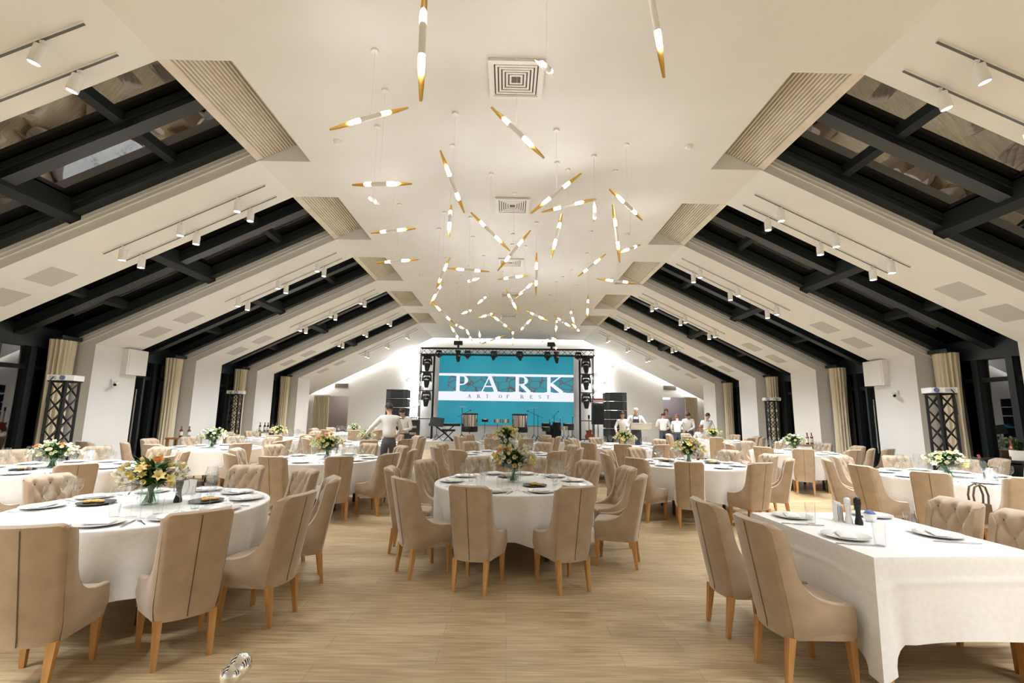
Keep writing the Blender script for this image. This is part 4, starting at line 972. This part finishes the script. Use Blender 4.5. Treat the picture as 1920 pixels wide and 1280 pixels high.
for i in (-1, 1):
    for j in (-1, 1): link('leg', lg, t, (i*(HX-.11), j*(HY-.11), 0))
def rect_cloth():
    NP = 160; per = []
    sides = [((-HX,-HY),(HX,-HY)),((HX,-HY),(HX,HY)),((HX,HY),(-HX,HY)),((-HX,HY),(-HX,-HY))]
    for (a, b_) in sides:
        for k_ in range(NP//4): t_ = k_/(NP//4); per.append((a[0]+(b_[0]-a[0])*t_, a[1]+(b_[1]-a[1])*t_, t_))
    def fn(u, v):
        i = int(round(u*NP)) % NP; x, y, t_ = per[i]; dcor = min(t_, 1-t_)
        if v <= .3001:
            k_ = v/.3; return (x*k_, y*k_, ZT)
        w_ = (v-.3)/.7; bulge = .006
        L_ = math.hypot(x, y)
        onx = abs(abs(x)-HX) < 1e-6; ony = abs(abs(y)-HY) < 1e-6
        nx = (math.copysign(1,x) if onx else 0); ny = (math.copysign(1,y) if ony else 0)
        c_ = max(0, 1-dcor/(.27 if abs(abs(x)-HX) < 1e-6 else .13))                             # 1 at the corner
        drop = .465+.008*math.sin(u*40)+.185*c_**1.15
        flare = .012+.008*math.sin(u*55+1)*(1-c_)+.085*c_**2-.03*math.sin(math.pi*min(1,dcor/.16))*(dcor < .16)
        if nx and ny: nx, ny = nx*.75, ny*.75
        crease = .006*math.exp(-((w_-.30)/.03)**2)
        return (x+nx*(flare*w_**1.2+.004+crease), y+ny*(flare*w_**1.2+.004+crease), ZT-drop*w_)
    return MB().grid(fn, NP, 40, True).mesh('tablecloth', M['cloth'], 42)
o = link('tablecloth', rect_cloth(), None, (RC.x,RC.y,0), RRZ); tag(o, 'white creased cloth with hanging corners on the square table', 'tablecloth')
for (u, v, rz, lab) in ((-.86,.28,-90,'beige chair, seamed back showing, far one on the aisle side of the square table'),(-.84,-.33,-88,'beige chair, seamed back showing, front one on the aisle side of the square table'),(.74,.30,90,'beige chair with tufted front showing, far one on the wall side of the square table'),(.72,-.22,92,'beige chair with tufted front showing, front one on the wall side of the square table')):
    p_ = rp_(u, v); chair(p_.x, p_.y, RRZ+R(rz), lab, 'beige dining chairs')
def put_r(name, me, lab, cat, px_, py_, dz=0, rz=0, group=None):
    p_ = at_z(px_, py_, ZT+.0015); q_ = p_-RC; u_, v_ = q_.dot(RX), q_.dot(RY); lim = .16 if 'plate' in name or name == 'napkin' else .05
    p_ = rp_(max(-HX+lim, min(HX-lim, u_)), max(-HY+lim, min(HY-lim, v_)))        # keep it on the table top
    o = tag(link(name, me, None, (p_.x, p_.y, ZT+.0015+dz), rz), lab, cat, group); return o
for (px_, py_, lab) in ((1485,969,'far aisle-side corner'),(1586,1007,'front aisle-side corner'),(1760,1004,'front wall-side corner'),(1715,958,'far wall-side corner')):
    put_r('dinner_plate', plate, 'white dinner plate at the %s of the square table' % lab, 'plate', px_, py_, 0, 0, 'dinner plates on the tables')
    put_r('napkin', nap, 'folded white napkin on the plate at the %s of the square table' % lab, 'napkin', px_, py_, .0138, 1.2, 'folded napkins on the plates')
for (px_, py_, lab) in ((1505,983,'far aisle-side'),(1612,1021,'front aisle-side'),(1795,1017,'front wall-side')):
    put_r('fork', fork, 'steel fork beside the %s plate of the square table' % lab, 'fork', px_-14, py_-1, 0, R(80), 'steel forks')
    put_r('knife', knife, 'steel knife beside the %s plate of the square table' % lab, 'knife', px_+10, py_+1, 0, R(80), 'steel knives')
for (px_, py_, lab) in ((1521,981,'tall empty water tumbler beside the far aisle-side plate of the square table'),(1651,1023,'tall empty water tumbler beside the front aisle-side plate of the square table'),(1708,997,'tall empty water tumbler before the tufted chairs at the square table')):
    put_r('water_tumbler', tall, lab, 'tumbler', px_, py_, 0, 0, 'water tumblers')
# condiment set on the square table
def mill(px_, py_, T, col, lab, h=.20, r=.027):
    p_ = at_z(px_, py_, ZT+.0015); t = thing('pepper_mill', lab, 'pepper mill', (p_.x,p_.y,ZT+.0015))
    MB().lathe([(0,0),(r,0),(r,.02*h/.2),(r*.72,.05*h/.2),(r*.62,.09*h/.2),(r*.8,.13*h/.2),(r*.9,.145*h/.2)], 18).build('body', col, t, True)
    MB().lathe([(r*.9,.147*h/.2),(r*.95,.155*h/.2),(r*.85,.18*h/.2),(r*.4,.19*h/.2),(0,.19*h/.2)], 18).build('head', col, t, True); MB().ball((0,0,.196*h/.2), r*.3, 8, 6).build('knob', M['steel'], t); return t
def holder(px_, py_, lab, w_=.10, h=.13, rz=0):
    p_ = at_z(px_, py_, ZT+.0015); t = thing('napkin_holder', lab, 'napkin holder', (p_.x,p_.y,ZT+.0015), rz)
    MB().box((-w_/2,-.03,0),(w_/2,.03,.008)).build('base', M['china'], t)
    for k_ in range(5):
        y = -.02+k_*.01; q = MB(); q.prism([(-w_/2,.008),(w_/2,.008),(w_/2,h*(.75+.06*k_)),(w_/2*.1,h*(.95+.02*k_)),(-w_/2,h*(.8+.03*k_))], y, y+.003); q.build('paper_napkin', M['napkin'], t)
holder(1573,976, 'white napkin holder beside the pepper mills on the square table', .085, .15, R(75))
mill(1592,980, 'R', M['china'], 'cream white salt mill on the square table', .20); mill(1611,983, 'R', M['black'], 'black pepper mill on the square table', .21)
p_ = at_z(1632,977, ZT+.0015); t = thing('sugar_bowl', 'small white and blue bowl beside the black pepper mill', 'bowl', (p_.x,p_.y,ZT+.0015))
MB().lathe([(0,0),(.03,0),(.045,.03),(.04,.06),(.038,.06),(.042,.03),(0,.008)], 18, closed=True).build('bowl', M['china'], t, True); q = MB().lathe([(.041,.06),(.03,.075),(.012,.085),(0,.086)], 18); q.build('lid', M['blue'], t, True)
p_ = at_z(1645,985, ZT+.0015)
# extras on the round tables
mill(333,941, 'B', M['mh'], 'dark grey pepper mill beside the bouquet on the %s' % TN['B'], .21, .032); holder(352,926, 'white napkin holder beside the pepper mill on the %s' % TN['B'], .12, .13, R(20))
mill(1309,862, 'D', M['mh'], 'dark pepper mill beside the bouquet on the %s' % TN['D'], .19); holder(1286,863, 'white napkin holder beside the bouquet on the %s' % TN['D'], .06, .10)
holder(166,862, 'white napkin holder beside the bouquet on the %s' % TN['C'], .14, .15); holder(625,853, 'white napkin holder beside the bouquet on the %s' % TN['F'], .08, .12); holder(637,853.5, 'second white napkin holder beside the bouquet on the %s' % TN['F'], .08, .12)
holder(411,832, 'tilted white card holder right of the bouquet on the %s' % TN['G'], .12, .18)
for (px_, py_, lab), p_ in zip(FOOD, FOODP):
    t = thing('serving_plate', lab, 'plate of food', (p_.x,p_.y,ZT+.0015), 0, 'dark serving plates'); link('plate', splate, t); q = MB(); rr = random.Random(px_)
    for k_ in range(9): a = rr.uniform(0,6.28); r = rr.uniform(0,.085); q.ball((r*math.cos(a), r*math.sin(a), .022), rr.uniform(.018,.03), 8, 5, (1.3,.8,.55))
    q.build('food', M['food'], t, True)
# chrome post top close to the camera
t = thing('chrome_post', 'chrome ball-topped barrier post standing close to the camera', 'barrier post', (-.656,1.21,.004))
MB().lathe([(0,0),(.15,0),(.15,.012),(.05,.03),(.022,.05)], 28).build('base', M['chrome'], t, True); MB().tube([(0,0,.04),(0,0,.93)], .014, 16).build('pole', M['chrome'], t, True)
MB().lathe([(.014,.89),(.022,.895),(.022,.91),(.014,.92)], 20).build('collar', M['chrome'], t, True)
MB().ball((0,0,.950), .0255, 24, 16, (1,1,1.0)).build('ball_finial', M['chrome'], t, 'all')
q = MB().ball((.008,.016,.960), .027, 24, 16, (1,1.05,1.05)); q.build('rear_knob', M['chrome'], t, 'all')
# ================================================================ side tables, bottles
def bottle(x, y, z, lab, mm='bottle', h=.31):
    t = thing('bottle', lab, 'bottle', (x,y,z), 0, 'bottles on the side tables')
    MB().lathe([(0,0),(.037,0),(.038,.01),(.038,.58*h),(.03,.68*h),(.014,.76*h),(.0135,.95*h),(0,.95*h)], 14).build('glass_body', M[mm], t, True)
    MB().lathe([(.0145,.88*h),(.016,.90*h),(.016,h),(0,h)], 12).build('cap', M['red' if mm != 'bottle' else 'mh'], t, True)
    MB().lathe([(.0385,.18*h),(.0388,.20*h),(.0388,.50*h),(.0385,.52*h)], 14, closed=True).build('label_band', M['paper'], t, True)
def side_table(x, y, lab, w_=.9, d=.5):
    t = thing('side_table', lab, 'side table', (x,y,0), 0, 'side tables by the windows')
    MB().box((-w_/2,-d/2,.80),(w_/2,d/2,.84)).build('top', M['wood'], t)
    for i in (-1,1):
        for j in (-1,1): MB().box((i*(w_/2-.04)-.025,j*(d/2-.04)-.025,0),(i*(w_/2-.04)+.025,j*(d/2-.04)+.025,.80)).build('leg', M['wood'], t)
    return t
side_table(7.95,12.7, 'dark wooden side table by the third right-hand window')
for j, (dx, mm, lab) in enumerate(((-.32,'bottle','dark wine bottle, left of two dark ones'),(-.22,'bottle','dark wine bottle, right of two dark ones'),(.12,'bottle_red','amber bottle, left of the amber two'),(.24,'bottle_red','amber bottle, right of the amber two'))):
    bottle(7.95+dx, 12.7, .841, lab + ' on the right-hand side table', mm)
side_table(-7.95,16.0, 'dark wooden side table by the fourth left-hand window')
for j in range(5): bottle(-8.25+j*.13, 15.95+.05*(j % 2), .841, 'dark wine bottle, %s from the left on the rear left side table' % ORD[j], 'bottle', .30)
side_table(-8.2,12.2, 'dark wooden side table by the third left-hand window', .7, .4)
for j in range(2): bottle(-8.3+j*.2, 12.2, .841, 'amber bottle, %s one on the left-hand side table' % ('left','right')[j], 'bottle_red', .28)
# counter by the right-hand window with bottles and a plant
t = thing('counter', 'low dark counter by the second right-hand window', 'counter', (8.78,8.08,0))
MB().box((-.33,-.3,0),(.33,.3,.86)).build('body', M['black'], t); MB().box((-.36,-.33,.86),(.36,.33,.90)).build('top', M['mh'], t)
for j, (dx, dy, mm) in enumerate(((-.25,-.1,'bottle_red'),(-.12,0,'bottle'),(.02,-.12,'bottle_red'),(.10,-.02,'bottle'))): bottle(8.78+dx, 8.08+dy, .901, '%s bottle, %s from the left on the dark right-hand counter' % ('amber' if mm != 'bottle' else 'dark', ORD[j]), mm)
t = thing('menu_board', 'cream printed menu card standing on the dark right-hand counter', 'menu card', (8.52,7.86,.901), R(-15))
MB().box((-.11,-.004,0),(.11,.004,.16)).build('card', M['paper'], t)
t = thing('potted_plant', 'leafy green potted plant at the back of the dark right-hand counter', 'plant', (8.99,8.31,.901)); link('foliage', foliages[1], t, (0,0,.02)).scale = (.6,.6,.8); MB().lathe([(0,0),(.06,0),(.08,.14),(.07,.14),(0,.12)], 16).build('pot', M['mh'], t, True)
# handbag on the aisle side of a right-hand chair
p_ = at_y(1834, 928, 5.35); t = thing('handbag', 'brown bag with looped handles hanging beside the %s' % TN['E'], 'bag', (p_.x,5.35,p_.z))
q = MB()
for y in (-.03,.03): q.tube([(-.075,y,-.10),(-.085,y,.0),(-.06,y,.09),(0,y,.12),(.06,y,.09),(.085,y,.0),(.075,y,-.10)], .010, 6)
q.build('handle', M['bag'], t); MB().prism([(-.10,-.30),(.10,-.30),(.085,-.09),(-.085,-.09)], -.05, .05).build('body', M['bag'], t)
# dark bottle slanting out of an ice bucket on the right-hand table
t = thing('ice_bucket', 'steel ice bucket at the window side of the %s' % TN['E'], 'bucket', (6.52,6.42,ZT+.0015)); MB().lathe([(0,0),(.07,0),(.09,.17),(.087,.17),(.067,.01),(0,.01)], 20, closed=True).build('body', M['steel'], t, True)
t = thing('bottle', 'dark bottle slanting out of the ice bucket on the %s' % TN['E'], 'bottle', (6.52,6.42,ZT+.03), 0, 'bottles on the side tables'); rot = Matrix.Rotation(R(-24),4,'Y')
q = MB().lathe([(0,0),(.037,0),(.038,.2),(.014,.26),(.0135,.32),(0,.32)], 14); q.xf(rot); q.build('glass_body', M['bottle'], t, True); q = MB().lathe([(.0145,.29),(.0155,.33),(0,.33)], 12); q.xf(rot); q.build('cap', M['red'], t, True)
# white cloth hung over a chair back beyond the second left table
# service dishes on the far right table
for j, (dx, dy) in enumerate(((-.45,-.15),(-.2,.1),(.1,-.28),(.45,.1))):
    t = thing('tray', 'white serving tray, %s from the left on the %s' % (ORD[j], TN['L']), 'tray', (6.8+dx,15.6+dy,ZT+.0015), 0, 'serving trays'); MB().box((-.11,-.08,0),(.11,.08,.035)).build('dish', M['china'], t); MB().box((-.09,-.06,.035),(.09,.06,.05)).build('food', M['food'], t)

# ================================================================ people
def skin(name, nodes, edges, material, parent, sub=1, root=0):
    keys = list(nodes); idx = {k_: i for i, k_ in enumerate(keys)}
    me = bpy.data.meshes.new(name); me.from_pydata([nodes[k_][0] for k_ in keys], [(idx[a], idx[b_]) for a, b_ in edges], [])
    o = bpy.data.objects.new(name, me); C.objects.link(o); md = o.modifiers.new('skin', 'SKIN'); md.use_smooth_shade = True
    for i, k_ in enumerate(keys):
        r = nodes[k_][1]; sv = me.skin_vertices[0].data[i]; sv.radius = r if isinstance(r, tuple) else (r, r); sv.use_root = (i == root)
    if sub: s_ = o.modifiers.new('sub', 'SUBSURF'); s_.levels = sub; s_.render_levels = sub
    bpy.context.view_layer.update(); dg = bpy.context.evaluated_depsgraph_get(); nm = bpy.data.meshes.new_from_object(o.evaluated_get(dg))
    bpy.data.objects.remove(o); bpy.data.meshes.remove(me); nm.materials.clear(); nm.materials.append(material); nm.polygons.foreach_set('use_smooth', [True]*len(nm.polygons)); nm.name = name
    return link(name, nm, parent)
def person(label, loc, yaw, Ht=1.75, lean=10, head=(0,0), hands=((-.22,.30,1.05),(.22,.30,1.05)), top='shirt', bottom='trouser', hair='hair', hairstyle='short', apron=None, bow=False, seated=False, skn='skin', bib=False):
    t = thing('person', label, 'person', loc, yaw, 'waiting staff'); k = Ht/1.75; t.scale = (k,)*3
    hip = Vector((0,0,.52 if seated else .93)); rl = Matrix.Rotation(-R(lean), 3, 'X')
    def T(p): return hip + rl @ (Vector(p)-Vector((0,0,.93)))
    hp, hy = R(head[0]), R(head[1]); nb = T((0,.0,1.47)); hr = Matrix.Rotation(hy,3,'Z') @ Matrix.Rotation(-hp,3,'X') @ rl
    def Hd(p): return nb + hr @ (Vector(p)-Vector((0,0,1.47)))
    n = {'pelvis':(hip,(.115,.085)),'waist':(T((0,0,1.06)),(.105,.078)),'chest':(T((0,.01,1.26)),(.12,.085)),'uchest':(T((0,0,1.38)),(.085,.065)),'neck':(nb,.050),
         'jaw':(Hd((0,.028,1.555)),(.058,.066)),'face':(Hd((0,.012,1.62)),(.074,.088)),'brow':(Hd((0,.0,1.675)),(.073,.088)),'crown':(Hd((0,-.005,1.72)),(.05,.06)),'nose':(Hd((0,.108,1.605)),.010)}
    e = [('pelvis','waist'),('waist','chest'),('chest','uchest'),('uchest','neck'),('neck','jaw'),('jaw','face'),('face','brow'),('brow','crown'),('face','nose')]
    sl, tl = {}, {}
    for s, sn in ((-1,'l'),(1,'r')):
        n['ear'+sn] = (Hd((s*.088,-.005,1.62)), .014); e.append(('face','ear'+sn))
        sh = T((s*.180,-.005,1.385)); hd = Vector(hands[0 if s < 0 else 1]); L1, L2 = .29, .26
        d = hd-sh; D = min(d.length, L1+L2-.01); dn = d.normalized(); a_ = (L1*L1-L2*L2+D*D)/(2*D); h_ = math.sqrt(max(0, L1*L1-a_*a_))
        pole = Vector((s*.7,-.5,-.6)); pole = (pole-dn*pole.dot(dn)).normalized(); el = sh+dn*a_+pole*h_; wr = sh+dn*D; fd = (wr-el).normalized()
        n['sh'+sn] = (sh,(.045,.045)); n['el'+sn] = (el,.036); n['wr'+sn] = (wr,.028); n['pm'+sn] = (wr+fd*.065,(.036,.02))
        e += [('uchest','sh'+sn),('sh'+sn,'el'+sn),('el'+sn,'wr'+sn),('wr'+sn,'pm'+sn)]
        ax = fd.cross(Vector((0,0,1)));  ax = ax.normalized() if ax.length > .1 else Vector((1,0,0)); dnv = ax.cross(fd)*-1
        for j, (off, ln_) in enumerate(((-.030,.060),(-.010,.075),(.010,.070),(.029,.055))):
            b0 = wr+fd*.088+ax*off; n['f%s%d'%(sn,j)] = (b0+fd*ln_*.5+dnv*-.004,.0085); n['g%s%d'%(sn,j)] = (b0+fd*ln_*.9-Vector((0,0,.014)),.0075); e += [('pm'+sn,'f%s%d'%(sn,j)),('f%s%d'%(sn,j),'g%s%d'%(sn,j))]
        n['th'+sn] = (wr+fd*.05-ax*s*.05-Vector((0,0,.01)),.0095); n['ti'+sn] = (wr+fd*.085-ax*s*.062-Vector((0,0,.016)),.0085); e += [('wr'+sn,'th'+sn),('th'+sn,'ti'+sn)]
        hj = hip+Vector((s*.088,0,-.13)) if not seated else hip+Vector((s*.10,.10,-.02))
        if seated: kn, an = hip+Vector((s*.12,.42,0)), Vector((s*.12,.44,.09))
        else: kn, an = Vector((s*.10,.025,.50)), Vector((s*.105,0,.085))
        n['hj'+sn] = (hj,.075); n['kn'+sn] = (kn,.058); n['an'+sn] = (an,.036); n['to'+sn] = (an+Vector((s*.015,.14,-.045)),(.036,.022)); e += [('pelvis','hj'+sn),('hj'+sn,'kn'+sn),('kn'+sn,'an'+sn),('an'+sn,'to'+sn)]
        up = .017
        sl.update({'sh'+sn:(sh,(.070,.070)),'el'+sn:(el,.054),'cf'+sn:(wr-fd*.01,.042)})
        tl.update({'hj'+sn:(hj,.092),'kn'+sn:(kn,.066+.012),'hem'+sn:(an+Vector((0,0,.01)),.052+.012)})
        b0 = an+Vector((0,.05,-.05)); MB().ball((b0.x,b0.y,.042), .05, 12, 8, (.95,2.5,.80)).build('shoe', M['shoe'], t, 'all')
    body = skin('body', n, e, M[skn], t)
    sl.update({'hips':(T((0,0,.90)),(.162,.132)),'waist':(T((0,0,1.05)),(.150,.120)),'chest':(T((0,.01,1.25)),(.170,.128)),'uchest':(T((0,0,1.365)),(.140,.105)),'collar':(T((0,0,1.452)),.070)})
    skin('shirt', {**{'hips':sl['hips']}, **sl}, [('hips','waist'),('waist','chest'),('chest','uchest'),('uchest','collar')]+[x for sn in 'lr' for x in (('uchest','sh'+sn),('sh'+sn,'el'+sn),('el'+sn,'cf'+sn))], M[top], t)
    tl['top'] = (T((0,0,1.02)),(.138,.108)); tl['pel'] = (hip,(.148,.120))
    skin('trousers', {**{'pel':tl['pel']}, **tl}, [('pel','top')]+[x for sn in 'lr' for x in (('pel','hj'+sn),('hj'+sn,'kn'+sn),('kn'+sn,'hem'+sn))], M[bottom], t)
    # hair cap hugging the skull
    if hairstyle != 'bald':
        q = MB()
        def hf(u, v):
            a = 2*math.pi*u; el_ = math.pi/2*(1-v*1.5) if hairstyle == 'short' else math.pi/2*(1-v*1.45)
            front_ = max(0, math.sin(a)); el_ = max(el_, .40*front_+(-.75 if hairstyle != 'short' else -.68)*(1-front_))
            p_ = Vector((.088*math.cos(el_)*math.cos(a), -.006+.106*math.cos(el_)*math.sin(a), 1.655+.112*math.sin(el_)))
            return tuple(Hd(p_ + (p_-Vector((0,-.006,1.64))).normalized()*(.006*math.sin(a*7+v*9))))
        q.grid(hf, 28, 10, True); q.build('hair', M[hair], t, 'all')
        if hairstyle == 'bun': q = MB(); c_ = Hd((0,-.115,1.68)); q.ball(tuple(c_), .045, 12, 8); q.build('hair_bun', M[hair], t, 'all')
    for s in (-1, 1): q = MB(); c_ = Hd((s*.031,.092,1.635)); q.ball(tuple(c_), .0115, 8, 6); q.build('eye', M['eye'], t, 'all')
    q = MB(); c_ = Hd((0,.093,1.563)); q.ball(tuple(c_), .02, 10, 6, (1,.35,.32)); q.build('mouth', M['lip'], t, 'all')
    if bow:
        c_ = T((0,.115,1.435)); q = MB()
        for s in (-1, 1): q.add([tuple(c_), tuple(c_+Vector((s*.055,0,.026))), tuple(c_+Vector((s*.055,0,-.026))), tuple(c_+Vector((s*.03,.02,0)))], [(0,1,3),(0,3,2),(1,2,3),(0,2,1)])
        q.ball(tuple(c_), .012, 8, 6); q.build('bow_tie', M['black'], t)
    if apron:
        q = MB()
        def ap(u, v):
            a = math.pi*(-.22+1.44*u) if apron == 'front' else math.pi*(.5-.93+1.86*u); z = .96-.50*v
            return (( .168+.03*v)*math.cos(a), (.138+.035*v)*math.sin(a), z)
        q.grid(ap, 26, 6); q.build('apron', M['apron'], t, 'all')
        if bib:
            def bf(u, v): x = (u-.5)*(.26-.06*v); return tuple(T((x, .158-.02*abs(2*u-1)**2-.012*v, .95+.38*v)))
            MB().grid(bf, 8, 6).build('apron_bib', M['apron'], t, 'all')
            q = MB()
            for s in (-1, 1): q.tube([T((s*.095,.14,1.33)), T((s*.09,.11,1.43)), T((s*.075,.03,1.49))], .011, 6)
            q.build('apron_strap', M['apron'], t)
        q = MB(); q.tube([T((.16*math.cos(a),.13*math.sin(a),.955)) for a in [2*math.pi*i/20 for i in range(21)]], .010, 6, False); q.build('apron_tie', M['apron'], t)
    return t
person('man in white shirt and grey trousers, back to the camera, leaning over a table', (-2.72,11.0,0), R(18), 1.80, 16, (12,10), ((-.50,.30,.98),(.20,.42,.98)), skn='skin', hairstyle='short')
person('waiter in white shirt and bow tie looking down beside the leaning man', (-2.98,13.8,0), R(172), 1.72, 14, (28,0), ((-.10,.34,1.06),(.12,.34,1.04)), bow=True, apron='front')
person('bald waiter in white shirt and slate bib apron carrying a crate', (4.72,17.3,0), R(168), 1.86, 2, (6,25), ((-.26,.30,1.06),(.26,.30,1.06)), hairstyle='bald', apron='front', bib=True, bow=True, skn='skin2')
person('dark-haired person in white half hidden behind the bald waiter', (4.45,18.1,0), R(150), 1.68, 6, (14,20), ((-.2,.25,1.0),(.2,.3,1.0)))
person('dark-haired waiter in white shirt and slate apron, back turned, by the right doorway', (6.33,19.1,0), R(-14), 1.70, 9, (20,-20), ((-.16,.36,1.02),(.18,.36,1.02)), apron='wrap', bottom='apron')
person('auburn-haired waitress in white shirt and slate apron, back turned', (6.5,18.0,0), R(-22), 1.64, 18, (22,0), ((-.14,.40,.95),(.2,.42,.95)), apron='wrap', bottom='apron', hair='hair2', hairstyle='bun')
person('tall man standing in the right doorway behind the two waiters', (7.75,22.9,0), R(180), 1.86, 0, (4,20), ((-.22,.12,.95),(.22,.12,.95)), top='lobby', hair='hair2')
person('waiter in pale striped shirt looking down by the doorway curtain', (7.36,19.1,0), R(150), 1.74, 16, (26,15), ((-.1,.38,1.0),(.16,.36,1.0)), top='stripe', apron='front')
person('waiter in white shirt and black bow tie facing the camera by the last right pier', (7.72,18.25,0), R(176), 1.68, 6, (20,15), ((-.10,.30,1.12),(.10,.30,1.10)), bow=True, apron='front', bottom='trouser', skn='skin2')
person('person crouching low between the two waiters at the far right table', (7.28,17.75,0), R(160), 1.62, 12, (14,0), ((-.14,.34,.62),(.16,.34,.62)), seated=True, skn='skin2', hair='hair2')
t = thing('crate', 'pale grey crate carried by the bald waiter', 'crate', (4.75,16.80,1.04), R(-10))
q = MB().box((-.36,-.2,0),(.36,.2,.02)); q.box((-.36,-.2,0),(.36,-.185,.22)); q.box((-.36,.185,0),(.36,.2,.22)); q.box((-.36,-.2,0),(-.345,.2,.22)); q.box((.345,-.2,0),(.36,.2,.22)); q.build('body', M['crate'], t)
q = MB(); q.box((-.375,-.215,.20),(.375,-.2,.235)); q.box((-.375,.2,.20),(.375,.215,.235)); q.box((-.375,-.215,.20),(-.36,.215,.235)); q.box((.36,-.215,.20),(.375,.215,.235)); q.build('rim', M['crate'], t)
t = thing('stool', 'low stool under the crouching person', 'stool', (7.28,17.75,0), R(160)); MB().lathe([(0,.29),(.17,.29),(.17,.325),(0,.33)], 20).build('seat', M['wood'], t, True); MB().tube([(0,0,0),(0,0,.29)], .05).build('leg', M['wood'], t)
# a white cloth thrown over one chair by the second left table
